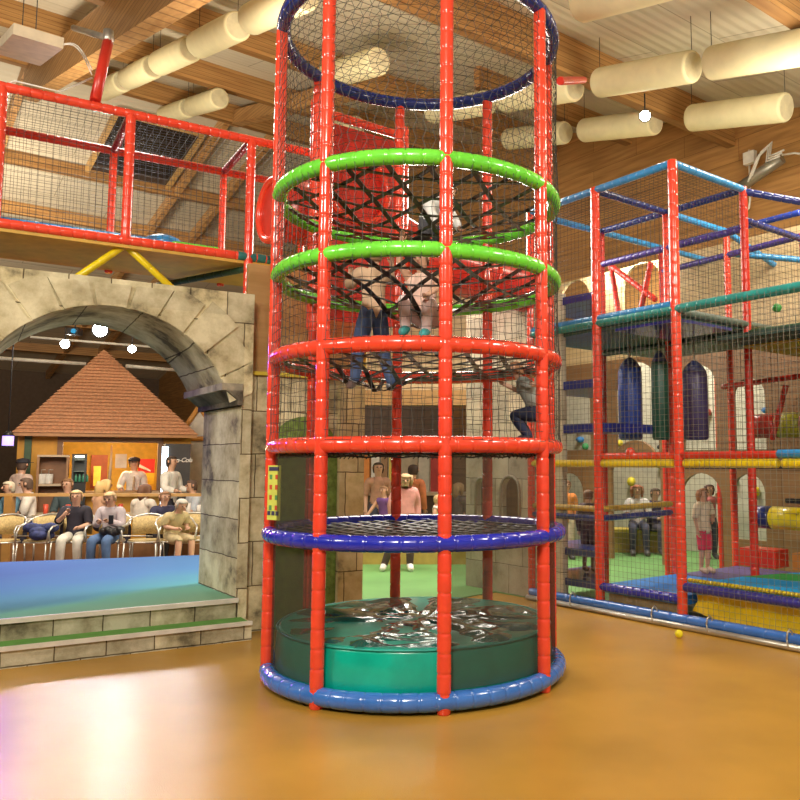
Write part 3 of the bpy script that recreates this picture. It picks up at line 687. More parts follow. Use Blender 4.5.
# crash mat
cm = empty('crash_mat', (CX, CY, .0), 'thick round teal crash mat with shiny wrinkled cover inside the tower base', 'crash mat')
m = MB(); Rm = 1.045
m.lathe([(Rm-.02, .02), (Rm, .05), (Rm+.012, .2), (Rm, .36), (Rm-.008, .385), (Rm-.03, .395)], (CX, CY, 0), 64); m.build('side_wall', M_TEALMAT, cm)
m = MB(); vs = []; nr, na_ = 46, 120
def wr(x, y):
    a = atan2(y, x); r = sqrt(x*x+y*y); e = max(0, min(1, (Rm-r)/.12))
    h = .046*noise.noise(Vector((a*4, r*1.0, 3)))*min(1, r*2)+.035*abs(noise.noise(Vector((x*2.2, y*6, 7))))+.02*abs(noise.noise(Vector((x*5.5+y*2, y*2.5-x, 11))))
    h += .02*noise.noise(Vector((x*1.3, y*1.3, 5)))
    return .386+e*(h+.004)
for i in range(nr+1):
    r = (Rm-.006)*i/nr
    for j in range(na_):
        a = 2*pi*j/na_; vs.append((CX+r*cos(a), CY+r*sin(a), wr(r*cos(a), r*sin(a))))
m.add(vs, [(i*na_+j, i*na_+(j+1) % na_, (i+1)*na_+(j+1) % na_, (i+1)*na_+j) for i in range(nr) for j in range(na_)], 0, True)
m.build('cover_sheet', mat('dark_green_shiny_vinyl', (.02, .13, .10), .16, coat=1, noise_amt=.3, scale=2, bump=.15, bscale=9), cm)
m = MB()
m.ringpad((CX, CY), Rm, .388, .008, .3, 6, groove=0); m.build('piping', mat('teal_piping', (.02, .35, .28), .4), cm)

# red entrance box behind the tower, with round hatch
rb = empty('entrance_box', (-1.2, 7.9, 3.4), 'red padded entrance cabin with round hatch behind the upper tower', 'cabin')
E0 = at_y(318, 83, 7.75); E0 = Vector((E0.x, E0.y, 0)); E1 = E0+AB*1.0
zb_, zt_ = 3.02, 5.12
pts = [(0, zb_), (1.02, zb_), (1.02, zt_-.1), (.3, zt_-.1)]
# panel with hole: quads around circle
m = MB(); cxh, czh, rh = .48, 4.42, .33; Nn = 40
def sq(k):
    a = 2*pi*k/Nn; c, s = cos(a), sin(a)
    tx = (1.02-cxh if c > 0 else cxh)/max(abs(c), 1e-6); tz = (zt_-.08-czh if s > 0 else czh-zb_)/max(abs(s), 1e-6); t = min(tx, tz)
    return (cxh+c*t, czh+s*t)
BN = Vector((-AB.y, AB.x, 0))
def BP(x, z, n=0): return E0+AB*x+Z3*z+BN*n
for k in range(Nn):
    a0, a1 = 2*pi*k/Nn, 2*pi*(k+1)/Nn
    i0, i1 = (cxh+rh*cos(a0), czh+rh*sin(a0)), (cxh+rh*cos(a1), czh+rh*sin(a1)); o0, o1 = sq(k), sq(k+1)
    m.hexa([BP(*i0), BP(*i1), BP(*o1), BP(*o0), BP(*i0, .05), BP(*i1, .05), BP(*o1, .05), BP(*o0, .05)])
m.build('panel', mat('bright_red_panel', (.66, .03, .02), .35, coat=.3), rb)
m = MB(); m.ringpad((0, 0), .01, 0, .001, 1) if False else None
m.tube([BP(cxh+(rh+.03)*cos(2*pi*k/32), czh+(rh+.03)*sin(2*pi*k/32), -.01) for k in range(32)], .035, 8, closed=True); m.build('hatch_rim', M_RED, rb)
m = MB(); m.lathe([(rh, 0), (rh, .9)], BP(cxh, czh, .05), 28, axis=Matrix((AB, Z3, BN)).transposed()); m.build('tunnel', M_RED2, rb)
m = MB(); m.pad(BP(-.02, zt_), BP(1.05, zt_), .045, .1); m.build('rail', M_RED, rb)
for x in (-.02, 1.04):
    m = MB(); m.pad(BP(x, 2.9), BP(x, zt_+.1), .05, .12); m.build('pole', M_RED, rb)
# red tube slide to the left rear and slide behind
ts = empty('red_tube_slide', at_y(270, 215, 7.9), 'red round tube mouth joining the walkway to the tower at the left', 'tube')
c0 = at_y(283, 212, 7.95); m = MB(); ax = (W*.92+N*.1).normalized()
q = ax.to_track_quat('Z', 'Y').to_matrix()
m.lathe([(.30, 0), (.30, .55)], c0-ax*.12, 28, axis=q); m.build('tube_wall', M_RED2, ts)
m = MB(); pts = [c0-ax*.12+q @ Vector((.31*cos(2*pi*k/32), .31*sin(2*pi*k/32), 0)) for k in range(32)]; m.tube(pts, .04, 8, closed=True); m.build('padded_rim', M_RED, ts)
sl = empty('red_slide', at_y(490, 280, 8.6), 'red slide tube descending behind the tower under the lime rings', 'slide')
m = MB(); a, b, c = at_y(352, 215, 8.5), at_y(430, 262, 8.9), at_y(525, 288, 9.8)
m.tube([a.lerp(b, k/6) for k in range(6)]+[b.lerp(c, k/6) for k in range(7)], .30, 20); m.build('tube_wall', mat('slide_red', (.60, .03, .02), .3, coat=.3), sl)
m = MB()
for t in (b, b.lerp(c, .55)):
    dd = (c-b).normalized(); q = dd.to_track_quat('Z', 'Y').to_matrix(); m.tube([t+q @ Vector((.31*cos(2*pi*k/28), .31*sin(2*pi*k/28), 0)) for k in range(28)], .02, 6, closed=True)
m.build('joint_flange', M_RED, sl)
m = MB(); m.pad(at_y(560, 81, 7.2), at_y(584, 80, 9.6), .04, .2); tag(m.build('roof_strut', M_RED2), 'short red tube reaching right from the tower top to the cream tube', 'strut')

# gallery fascia and dark passage behind the tower
M_FASC = boards('pale_fascia_boards', SU, 2.4, 1.2, (.42, .32, .17), (.52, .42, .25))
gf = empty('gallery_wall', at_y(420, 420, 13.4), 'pale board wall above the dark passage behind the tower', 'wall panel')
a, b = at_y(352, 400, 13.2), at_y(470, 400, 13.2)
m = MB(); m.box(((a.x+b.x)/2, 13.2, 3.9), (b.x-a.x+1.2, .12, 2.2)); m.build('boards', M_FASC, gf)
m = MB(); m.box(((a.x+b.x)/2, 13.05, 2.66), (b.x-a.x+1.2, .2, .24)); m.build('lower_beam', mat('brown_beam', (.30, .17, .06), .5), gf)
m = MB(); m.box((at_y(348, 330, 8.9).x, 8.9, 2.95), (.42, .05, .9)); tag(m.build('mustard_screen', mat('mustard_panel', (.5, .36, .04), .6)), 'mustard yellow panel hanging behind the tower, left of the rear poles', 'panel')

# grey castle tower panel with two arched windows (same line as the climbing frame front)
ck = empty('castle_panel', SP_(-2.5, 0, 0), 'pale grey castle wall panel with two arched windows behind the tower', 'wall panel')
def KP(x, z, n=0): return SO+SU*x+Z3*z+SV*n
x0 = (at_plane(466, 500, SO, SV)-SO).dot(SU); x1 = (at_plane(562, 500, SO, SV)-SO).dot(SU)
wins = []
for (pa, pb, pt) in ((476, 487, 478), (501, 520, 476)):
    wa = (at_plane(pa, 520, SO, SV)-SO).dot(SU); wb = (at_plane(pb, 520, SO, SV)-SO).dot(SU); zt = at_plane((pa+pb)/2, pt, SO, SV).z; wins.append((wa, wb, .92, zt))
def arch_panel(m, P, xa, xb, za, zb_, holes, th, mat=0, steps=10):
    """flat wall with arched holes [(x0,x1,z0,ztop)], P(x,z,n) -> point"""
    xs_ = [xa, xb]
    for (a, b, c, d) in holes: xs_ += [a+(b-a)*(1-cos(pi*k/steps))/2 for k in range(steps+1)]
    xs_ = sorted(set(round(x, 5) for x in xs_ if xa <= x <= xb))
    def top(h, x):
        a, b, c, d = h; r = (b-a)/2; q = max(0, r*r-(x-(a+b)/2)**2); return d-r+sqrt(q)
    for p, q in zip(xs_[:-1], xs_[1:]):
        mid = (p+q)/2; h = [h for h in holes if h[0] < mid < h[1]]
        segs = [(za, za, zb_, zb_)]
        if h:
            h = h[0]; segs = []
            if h[2] > za: segs.append((za, za, h[2], h[2]))
            segs.append((top(h, p), top(h, q), zb_, zb_))
        for (l0, l1, u0, u1) in segs:
            m.hexa([P(p, l0, 0), P(q, l1, 0), P(q, l1, th), P(p, l0, th), P(p, u0, 0), P(q, u1, 0), P(q, u1, th), P(p, u0, th)], mat)
m = MB(); arch_panel(m, KP, x0, x1, 0, 3.6, wins, .09)
M_CAST = stone('castle_grey_stone', (pi/2, 0, 0), .5, .35, (.52, .48, .37), (.64, .60, .48), (.36, .32, .24), .004)
o = m.build('wall_body', M_CAST, ck); turned(o, SO, atan2(SU.y, SU.x))
m = MB()
for h in wins:
    a, b, c, d = h; r = (b-a)/2
    pts = [KP(a, c, -.01), KP(a, d-r, -.01)]+[KP((a+b)/2-r*cos(pi*k/8), d-r+r*sin(pi*k/8), -.01) for k in range(1, 8)]+[KP(b, d-r, -.01), KP(b, c, -.01)]
    m.tube(pts, .018, 6)
m.build('window_trim', mat('stone_trim', (.30, .27, .2), .8), ck)
# ================================================================ RIGHT CLIMBING FRAME
fr = empty('play_structure', SP_(1, 1, 0), 'large rectangular indoor climbing frame with red poles and blue rails at right', 'climbing frame')
ZT = 4.69; Z2 = 3.16; Z1 = 1.6
def PI_(x, y, j):   # photo point on frame plane j -> (i,z)
    p = at_plane(x, y, SP_(0, j), SV); return ((p-SO).dot(SU)/1.08, p.z)
for i, j, za, zb_ in ((-1, 0, 0, ZT), (0, 0, 0, ZT), (1, 0, 0, ZT), (3, 0, 0, ZT), (-1, 1, 0, ZT), (0, 1, 0, ZT), (1, 1, 0, ZT), (2, 1, Z2, ZT), (-1, 2, 0, ZT), (0, 2, 0, ZT), (1, 2, 0, ZT-.3), (-1, 3, 0, ZT), (0, 3, 0, ZT-.3)):
    m = MB(); m.pad(SP_(i, j, za), SP_(i, j, zb_+.03), .047 if j else .052, .12, 12); m.build('pole', M_RED if (j == 0 or i == 0) else M_RED2, fr)
def rail(p, q, mm, r=.042, step=.11, name='rail', par=None):
    m = MB(); m.pad(p, q, r, step, 10); return m.build(name, mm, par or fr)
DB = mat('dark_blue_vinyl', (.015, .035, .22))
rail(SP_(-1, 0, ZT), SP_(1, 0, ZT), M_AZURE); rail(SP_(1, 0, ZT), SP_(1, 1, ZT), M_AZURE)
rail(SP_(-1, 1, ZT), SP_(1, 1, ZT), DB); rail(SP_(0, 0, ZT), SP_(0, 1, ZT), DB); rail(SP_(-1, 0, ZT), SP_(-1, 3, ZT), M_AZURE)
rail(SP_(0, 1, ZT), SP_(0, 2, ZT), M_AZURE); rail(SP_(-1, 2, ZT), SP_(.98, 2, ZT-.0), DB); rail(SP_(0, 2, ZT), SP_(0, 3, ZT-.3), M_AZURE)
rail(SP_(-1, 3, ZT), SP_(1.2, 3, ZT-.05), M_AZURE); rail(SP_(1, 1, ZT-.35), SP_(1, 2, ZT-.35), DB); rail(SP_(-1, 1, ZT-.45), SP_(1, 1, ZT-.45), mat('violet_blue_vinyl', (.05, .03, .22), .3))
rail(SP_(-1, 2, ZT-.35), SP_(1, 2, ZT-.3), mat('violet_blue_vinyl', (.05, .03, .22))); rail(SP_(1, 1, ZT-.02), SP_(2.4, 2.2, ZT-.5), DB); rail(SP_(0, 2, ZT-.3), SP_(1.3, 3, ZT-.55), M_AZURE)
# mid height
rail(SP_(-1, 0, Z2), SP_(3, 0, Z2), M_TEAL, .048); rail(SP_(-1, 0, Z2+.05), SP_(.96, 0, Z2+.05), M_AZURE, .042)
rail(SP_(1, 0, Z2-.02), SP_(1, 2.2, Z2-.02), mat('grey_green_vinyl', (.09, .13, .11), .5), .042)
rail(SP_(-1, 1, Z2-.12), SP_(1, 1, Z2-.12), mat('dark_green_vinyl', (.02, .06, .03)), .04); rail(SP_(1, 1, Z2-.12), SP_(3, 1, Z2-.12), mat('dark_green_vinyl', (.02, .06, .03)), .04)
# level 1.6
rail(SP_(-1, 0, Z1), SP_(-.03, 0, Z1), M_YEL, .042, .05); rail(SP_(.05, 0, Z1), SP_(.95, 0, Z1), M_YEL, .045, .05); rail(SP_(1.06, 0, Z1), SP_(2, 0, Z1), M_YEL, .045, .05); rail(SP_(2.04, 0, Z1), SP_(3, 0, Z1), M_YEL, .045, .05)
rail(SP_(0, 0, Z1+.08), SP_(1, 0, Z1+.08), M_RED, .035); rail(SP_(1, 0, Z1+.08), SP_(2, 0, Z1+.08), M_RED2, .035); rail(SP_(2, 0, Z1+.085), SP_(3, 0, Z1+.085), M_AZURE, .04)
# level 1.0
rail(SP_(-1, 0, 1.10), SP_(0, 0, 1.10), mat('mustard_vinyl', (.5, .33, .05), .4), .035, .06); rail(SP_(0, 0, 1.10), SP_(0, 1, 1.12), mat('mustard_vinyl', (.5, .33, .05)), .035, .06)
rail(SP_(-1, 0, 1.0), SP_(0, 0, 1.0), M_NAVY, .035); rail(SP_(0, 0, 1.0), SP_(0, 1, 1.02), M_NAVY, .035)
rail(SP_(.95, 1.6, 1.17), SP_(3, 1.6, 1.17), M_BLACK, .03)
# floor rails
m = MB(); m.pad(SP_(-1, -.02, .09), SP_(3, -.02, .09), .05, .2); m.build('base_rail', M_SKYB, fr)
m = MB(); m.tube([SP_(-1, -.07, .032), SP_(3, -.07, .032)], .03, 10)
for i in (-.3, .75, 1.35, 2.1): m.tube([SP_(i, -.075, .03)+SV*(.05*cos(q/4*pi))+Z3*(.07+.08*sin(q/4*pi)) for q in range(-4, 5)], .008, 5)
m.build('steel_skirting', M_STEEL, fr)
# diagonal red braces
for (a, b) in (((610, 262), (620, 322)), ((651, 262), (639, 318)), ((611, 266), (656, 300)), ((706, 372), (700, 318))):
    p, q = at_plane(*a, SP_(0, 1.4), SV), at_plane(*b, SP_(0, 1.4), SV)
    if a[0] == 706: continue
    rail(p, q, M_RED2, .04, name='brace')
p, q = at_plane(786, 385, SP_(0, 1.8), SV), at_plane(772, 440, SP_(0, 1.8), SV); rail(p, q, M_RED2, .035, name='brace')
rail(at_plane(722, 387, SP_(0, 1.8), SV), at_plane(815, 374, SP_(0, 1.8), SV), M_RED2, .035)
# triangular decks
def deck(poly, z, th, mm, name='deck'):
    m = MB(); n_ = len(poly); a = [SP_(i, j, z-th) for i, j in poly]; b = [SP_(i, j, z) for i, j in poly]
    m.add(a+b, [tuple(range(n_-1, -1, -1)), tuple(range(n_, 2*n_))]+[(k, (k+1) % n_, n_+(k+1) % n_, n_+k) for k in range(n_)]); return m.build(name, mm, fr)
M_DK = mat('royal_deck_vinyl', (.015, .03, .26), .35, coat=.3); M_NETBL = mat('dark_underdeck', (.035, .07, .06), .6)
deck([(-1.05, .0), (-.03, .06), (-1.05, 1.05)], 3.55, .09, M_DK); deck([(-1.05, .0), (-.03, .06), (-1.05, 1.05)], 2.55, .1, M_DK)
deck([(-1.05, .0), (0, .05), (.0, .98), (-.6, .5)], 2.05, .1, M_DK); deck([(-1.05, 0.02), (-.04, .04), (-1.05, 1)], .64, .08, M_NAVY); deck([(-1.05, .02), (-.04, .04), (-1.05, 1)], .30, .08, M_NAVY)
deck([(-1.05, .04), (.98, .04), (.98, 2), (-1.05, 2)], Z2-.03, .05, mat('teal_underdeck', (.03, .11, .10), .5)); deck([(.2, .05), (.98, .05), (.98, .8), (.2, .8)], Z2-.082, .03, M_DK)
deck([(1.03, .9), (1.03, 2.1), (2.3, 2.6), (3, 2.6), (3, .9)], Z2-.25, .05, mat('ochre_deck_board', (.48, .36, .03), .5))
deck([(1.03, .5), (1.03, .9), (3, .9), (3, .5)], Z2-.22, .05, M_NETBL)
deck([(.04, 1.05), (1, 1.05), (1, 1.95), (.04, 1.95)], Z1-.03, .035, mat('dark_deck', (.05, .03, .03), .6))
# blue play floor at low level
deck([(0.03, .03), (1.0, .03), (1.0, 1), (.03, 1)], .30, .09, mat('matt_blue_pad', (.02, .20, .62), .55, spec=.2), 'floor_pad'); rail(SP_(0, 0, .275), SP_(1, 0, .275), M_BLUE, .045)
deck([(0.05, 1.02), (1.6, 1.02), (1.6, 1.95), (.05, 1.95)], .30, .05, mat('violet_tile', (.10, .08, .24), .6), 'floor_pad')
deck([(.06, .05), (.98, .05), (.98, .08), (.06, .08)], .2, .19, mat('tan_board', (.40, .27, .11), .6), 'side_board')
# ball pool cover: stripes, sloping up to the right rear
def slope(poly, mm, name, th=.1):
    m = MB(); n_ = len(poly); b = [SP_(i, j, z) for i, j, z in poly]; a = [p-Z3*th for p in b]
    m.add(a+b, [tuple(range(n_-1, -1, -1)), tuple(range(n_, 2*n_))]+[(k, (k+1) % n_, n_+(k+1) % n_, n_+k) for k in range(n_)]); return m.build(name, mm, pp)
M_AZC = mat('matt_azure_cover', (.01, .36, .80), .6, spec=.2); M_GRC = mat('matt_green_cover', (.03, .36, .07), .6, spec=.2)
pp = empty('inflatable_cover', SP_(2, .5, .1), 'azure inflatable cover with green stripe and yellow skirt over the ball pool', 'inflatable')
slope([(1.04, .08, .42), (3, .08, .44), (3, .5, .53), (1.15, .62, .44)], M_AZC, 'blue_panel'); slope([(1.15, .62, .44), (3, .5, .53), (3, .75, .58), (1.4, .9, .47)], M_GRC, 'green_stripe')
slope([(1.4, .9, .47), (3, .75, .58), (3, 1.1, .64), (1.9, 1.3, .53)], M_AZC, 'blue_panel'); slope([(1.9, 1.3, .53), (3, 1.1, .64), (3, 1.6, .66), (2.6, 1.7, .60)], M_GRC, 'green_stripe')
m = MB(); m.pad(SP_(1.03, .05, .455), SP_(3, .03, .455), .022, .04); m.build('yellow_edge', M_YEL, pp)
m = MB(); m.pad(SP_(1.03, .0, .395), SP_(3, -.02, .395), .045, .05); m.build('blue_edge_roll', mat('violet_roll', (.03, .03, .25), .3, coat=.3), pp)
m = MB(); vs = []; k_ = 40
for q in range(k_+1):
    i = 1.08+1.92*q/k_; lo = .17-.085*min(1, q/11)+.008*sin(q*.9)
    for h, t in enumerate((0, .3, .6, 1)):
        z = .38*(1-t)+lo*t; vs.append(SP_(i, .03+.06*sin(pi*t)+.015*sin(q*.7+h), z))
m.add(vs, [(4*q+h, 4*q+4+h, 4*q+5+h, 4*q+1+h) for q in range(k_) for h in range(3)], 0, True); m.build('yellow_skirt', mat('yellow_tarpaulin', (.86, .60, .01), .35, bump=.3, bscale=8), pp)
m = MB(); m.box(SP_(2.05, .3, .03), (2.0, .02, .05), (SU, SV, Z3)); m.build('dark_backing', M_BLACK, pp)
# balls in the pool: the row that shows above the base rail
bc = [mat('ball_'+n_, c, .3) for n_, c in (('red', (.6, .03, .03)), ('blue', (.03, .08, .35)), ('green', (.03, .25, .1)), ('yellow', (.7, .55, .03)), ('orange', (.7, .2, .03)))]
def ball_mesh(mm):
    b = MB(); b.ball((0, 0, .038), .038, 14); b.tube([(.0385*cos(2*pi*k/20), .0385*sin(2*pi*k/20), .038) for k in range(20)], .0012, 4, closed=True); return b
pool = []
for c in range(5):
    o = ball_mesh(0).build('pool_ball', bc[c], loc=(0, 0, 0)); pool.append(o)
fst = [True]*5; k = 0
for row, (jj, zz) in enumerate(((.14, .012), (.2, .06), (.27, .10))):
    for q in range(18):
        c = (q*3+row*2+(q//3)) % 5; o = pool[c] if fst[c] else pool[c].copy()
        if not fst[c]: COL.objects.link(o)
        fst[c] = False
        i = 1.2+.1*q+.05*(row % 2); o.location = SP_(i, jj, zz)
        cn = ('red', 'blue', 'green', 'yellow', 'orange')[c]
        tag(o, '%s plastic ball lying in the pool under the yellow skirt, behind the blue base rail' % cn, 'ball', '%s balls in the ball pool' % cn)
b = ball_mesh(0).build('stray_ball', mat('ball_bright_yellow', (.85, .72, .02), .25), loc=(0, 0, 0)); b.location = at_z(679, 638, 0); tag(b, 'single yellow plastic ball lying alone on the ochre floor', 'ball')
# punch bags
for (x, y0, y1, rad, mm, lab) in ((631, 368, 440, .145, mat('blue_bag', (.02, .06, .32), .4), 'royal blue hanging punch bag on the second level of the climbing frame'), (661, 362, 440, .10, mat('green_bag', (.01, .07, .045), .4), 'narrow dark green hanging punch bag beside the inner red pole'), (696, 372, 440, .145, mat('purple_bag', (.045, .03, .12), .4), 'dark purple hanging punch bag right of the front red pole')):
    a, b = at_plane(x, y0, SP_(0, .8), SV), at_plane(x, y1, SP_(0, .8), SV); L = a.z-b.z; t = empty('punch_bag', b, lab, 'punch bag')
    m = MB(); m.lathe([(rad*.85, 0), (rad, .03), (rad*1.02, L*.5), (rad, L-.05), (rad*.9, L)], (b.x, b.y, b.z), 24); m.build('bag_body', mm, t)
    m = MB(); m.lathe([(rad*.95, L), (rad*.6, L+.08), (.03, L+.13)], (b.x, b.y, b.z), 20); m.build('bag_top', M_NAVY, t)
    m = MB()
    for k in range(7): m.tube([Vector((b.x, b.y, b.z+L+.12+.04*k))+Vector((.012*cos(q), .012*sin(q)*(k % 2), .018*sin(q))) for q in [2*pi*w_/8 for w_ in range(8)]], .004, 4, closed=True)
    m.tube([Vector((b.x, b.y, b.z+L+.1)), Vector((b.x, b.y, Z2-.1))], .006, 5); m.build('chain', M_STEEL, t)
# rollers
rl = empty('padded_roller', SP_(1, 2, 2.0), 'horizontal padded roller striped red and yellow at the right edge', 'roller')
def RP_(i, z=2.07): return SP_(i, 2, z)
for a, b, mm in ((.27, .62, M_RED2), (.62, .93, mat('dull_yellow_vinyl', (.42, .40, .03), .4)), (.93, 2.2, M_RED2)):
    m = MB(); m.tube([RP_(a), RP_(a+.01), RP_(b-.01), RP_(b)], [.14, .155, .155, .14], 22); m.build('segment', mm, rl)
rl = empty('padded_roller', SP_(1, 1.9, .9), 'low padded roller striped blue and yellow above the inflatable cover', 'roller')
for a, b, mm in ((.27, .5, M_NAVY), (.5, 1.02, M_YEL), (1.02, 2.0, M_NAVY)):
    m = MB(); m.tube([SP_(a, 2, .93), SP_(a+.01, 2, .93), SP_(b-.01, 2, .93), SP_(b, 2, .93)], [.12, .14, .14, .12], 22); m.build('segment', mm, rl)
m = MB(); m.box(SP_(.3, 2.1, .42), (.5, .3, .22), (SU, SV, Z3)); tag(m.build('red_block', M_RED2), 'red foam block standing behind the violet floor pad', 'foam block')
m = MB(); m.box(SP_(1.2, 2.1, .42), (1.0, .3, .2), (SU, SV, Z3)); tag(m.build('orange_block', mat('orange_vinyl', (.45, .16, .02), .5)), 'long orange foam block beneath the blue and yellow roller', 'foam block')
m = MB(); p_ = at_plane(777, 308, SP_(0, .3), SV); m.ball((p_.x, p_.y, p_.z), .045, 14); m.tube([(p_.x+.046*cos(2*pi*k/20), p_.y+.046*sin(2*pi*k/20), p_.z) for k in range(20)], .002, 4, closed=True); tag(m.build('green_ball', M_GREEND), 'small green ball caught in the net below the teal rail', 'ball')
m = MB(); p_ = SP_(.42, .0, 1.72); m.ball((p_.x, p_.y, p_.z), .05, 14); m.tube([(p_.x+.051*cos(2*pi*k/20), p_.y+.051*sin(2*pi*k/20), p_.z) for k in range(20)], .002, 4, closed=True); tag(m.build('red_ball', M_RED), 'red ball resting on the red rail above the yellow rail', 'ball')
# nets
m = MB(); c_ = .058
m.net(SP_(-1, -.04, .12), SU, Z3, 1.08*4, Z2-.12, c_, .0019)
m.build('front_net', M_CORDL, fr)
m = MB(); m.net(SP_(-1, 0, Z2), SU, Z3, 2.16, ZT-Z2, c_, .0022); m.net(SP_(1, 0, Z2), SV, Z3, 1.28, ZT-Z2, c_, .0022); m.net(SP_(-1, 1, Z2), SU, Z3, 2.16, ZT-Z2, c_*1.2, .002)
m.net(SP_(1, 1, Z2), SV, Z3, 2.5, ZT-Z2-.3, c_*1.2, .002); m.net(SP_(1, 1, Z2), SU, Z3, 2.0, ZT-Z2-.5, c_*1.2, .002); m.net(SP_(-1, 0, ZT+.01), SU, SV, 2.16, 1.28, .07, .0022)
m.build('upper_net', M_CORD, fr)
m = MB(); m.net(SP_(0, 1, Z1), SU, Z3, 1.08*3, Z2-Z1, c_*1.3, .002); m.net(SP_(1, 0, Z1), SV, Z3, 2.5, Z2-Z1, c_*1.3, .002); m.net(SP_(0, 0, Z1), SV, Z3, 1.28, Z2-Z1, c_*1.3, .002)
m.build('inner_net', M_CORD, fr)

# partition with arches behind the frame, climbing wall behind it
def plane_hole(j, x0_, x1_, ytop, ybot):
    a = PI_(x0_, ytop+20, j)[0]*1.08; b = PI_(x1_, ytop+20, j)[0]*1.08; zt = PI_((x0_+x1_)/2, ytop, j)[1]; zb2 = PI_((x0_+x1_)/2, ybot, j)[1]
    return (a, b, max(zb2, 0.0), zt)
J = 2.9
def QP(x, z, n=0): return SO+SU*x+Z3*z+SV*(1.28*J+n)
pw = empty('arched_partition', SP_(0, J, 0), 'brown plywood partition with arched openings behind the climbing frame', 'partition')
M_PART = boards('brown_partition_board', SU, 1.9, 1.5, (.20, .10, .04), (.28, .15, .06))
ho1 = [plane_hole(J, 556, 583, 473, 545), plane_hole(J, 611, 660, 440, 600), plane_hole(J, 681, 722, 473, 600), plane_hole(J, 733, 765, 474, 540)]
m = MB(); arch_panel(m, QP, -8.0, 6.5, 0, 1.62, [h for h in ho1], .06); m.build('lower_board', M_PART, pw)
ho2 = [plane_hole(J, 556, 590, 380, 450), plane_hole(J, 615, 658, 362, 452), plane_hole(J, 682, 715, 365, 450), plane_hole(J, 733, 765, 378, 450)]
m = MB(); arch_panel(m, QP, -8.0, 6.5, 1.62, 3.35, ho2, .06); m.build('middle_board', M_PART, pw)
ho3 = [plane_hole(J, 560, 590, 280, 330), plane_hole(J, 622, 662, 262, 330)]
m = MB(); arch_panel(m, QP, -8.0, 6.5, 3.35, 4.9, ho3, .06); m.build('upper_board', boards('beige_partition_board', SU, 1.9, 1.5, (.50, .37, .19), (.62, .48, .28)), pw)
cw = empty('climbing_wall', SO+SV*5.7, 'pale climbing wall studded with coloured holds, seen through the partition arches', 'climbing wall')
def CWP(x, z, n=0): return SO+SU*x+SV*(5.75+n)+Z3*z
m = MB(); m.extrude([CWP(-14, 0), CWP(4, 0), CWP(4, 4.6), CWP(-14, 4.6)], SV*.2); m.build('wall_body', mat('pale_climbing_wall', (.52, .50, .40), .8, bump=.5, bscale=2.5), cw)
M_HOLD = [mat('hold_'+n_, c, .5) for n_, c in (('blue', (.03, .2, .5)), ('yellow', (.7, .6, .03)), ('red', (.5, .05, .04)), ('green', (.05, .3, .1)), ('black', (.03, .03, .03)))]
rs = random.Random(3)
for k in range(100):
    x = rs.uniform(-11, 1.5); z = rs.uniform(.5, 4.4); m = MB(); p_ = CWP(x, z, -.05); r = rs.uniform(.05, .1)
    m.ball(tuple(p_), r, 8, sq=(1, .8, rs.uniform(.6, 1.2))); m.build('climbing_hold', M_HOLD[k % 5], cw)
# low curved bench on the play floor
for (x0_, x1_, Y, lab, z) in ((600, 668, 14.6, 'yellow-brown bench block under the seated woman beyond the climbing frame', .42), (350, 548, 12.9, 'long mustard bench wall on the green floor behind the tower', .46)):
    a, b = at_y(x0_, 500, Y), at_y(x1_, 500, Y); bb = empty('bench_block', ((a.x+b.x)/2, Y, .012), lab, 'bench')
    m = MB(); m.bx(a.x, b.x, Y, Y+.5, .012, z-.06); m.build('base', mat('mustard_bench', (.46, .33, .08), .6), bb)
    m = MB(); m.bx(a.x-.02, b.x+.02, Y-.03, Y+.53, z-.06, z); m.build('seat_top', mat('bench_top_yellow', (.55, .42, .06), .5), bb)
# steel conduit with cables on the pine wall
cp_ = empty('cable_conduit', at_y(770, 160, 11.5), 'grey steel cable trough with loose cables on the pine wall at upper right', 'cable trough')
a, b = at_plane(738, 189, AB*12.3, AB), at_plane(782, 158, AB*12.3, AB)
m = MB(); m.tube([a, b], .10, 10); m.build('trough', mat('grey_trough', (.30, .28, .22), .4, .6), cp_)
m = MB()
for k in range(3): m.tube([at_plane(x+k*2, y-k*3, AB*12.2, AB) for x, y in ((748, 182), (757, 158), (768, 148), (766, 162), (780, 156))], .018, 5)
m.tube([at_plane(x, y, AB*12.2, AB) for x, y in ((782, 155), (795, 153), (815, 156))], .018, 5)
m.tube([at_plane(x, y, AB*12.6, AB) for x, y in ((749, 150), (750, 200), (749, 208), (744, 213))], .02, 5)
m.build('cable', M_PIPE, cp_)
m = MB(); p_ = at_plane(750, 158, AB*12.5, AB); m.box(p_, (.22, .1, .22), (AU, AB, Z3)); m.build('junction_box', M_PIPE, cp_)
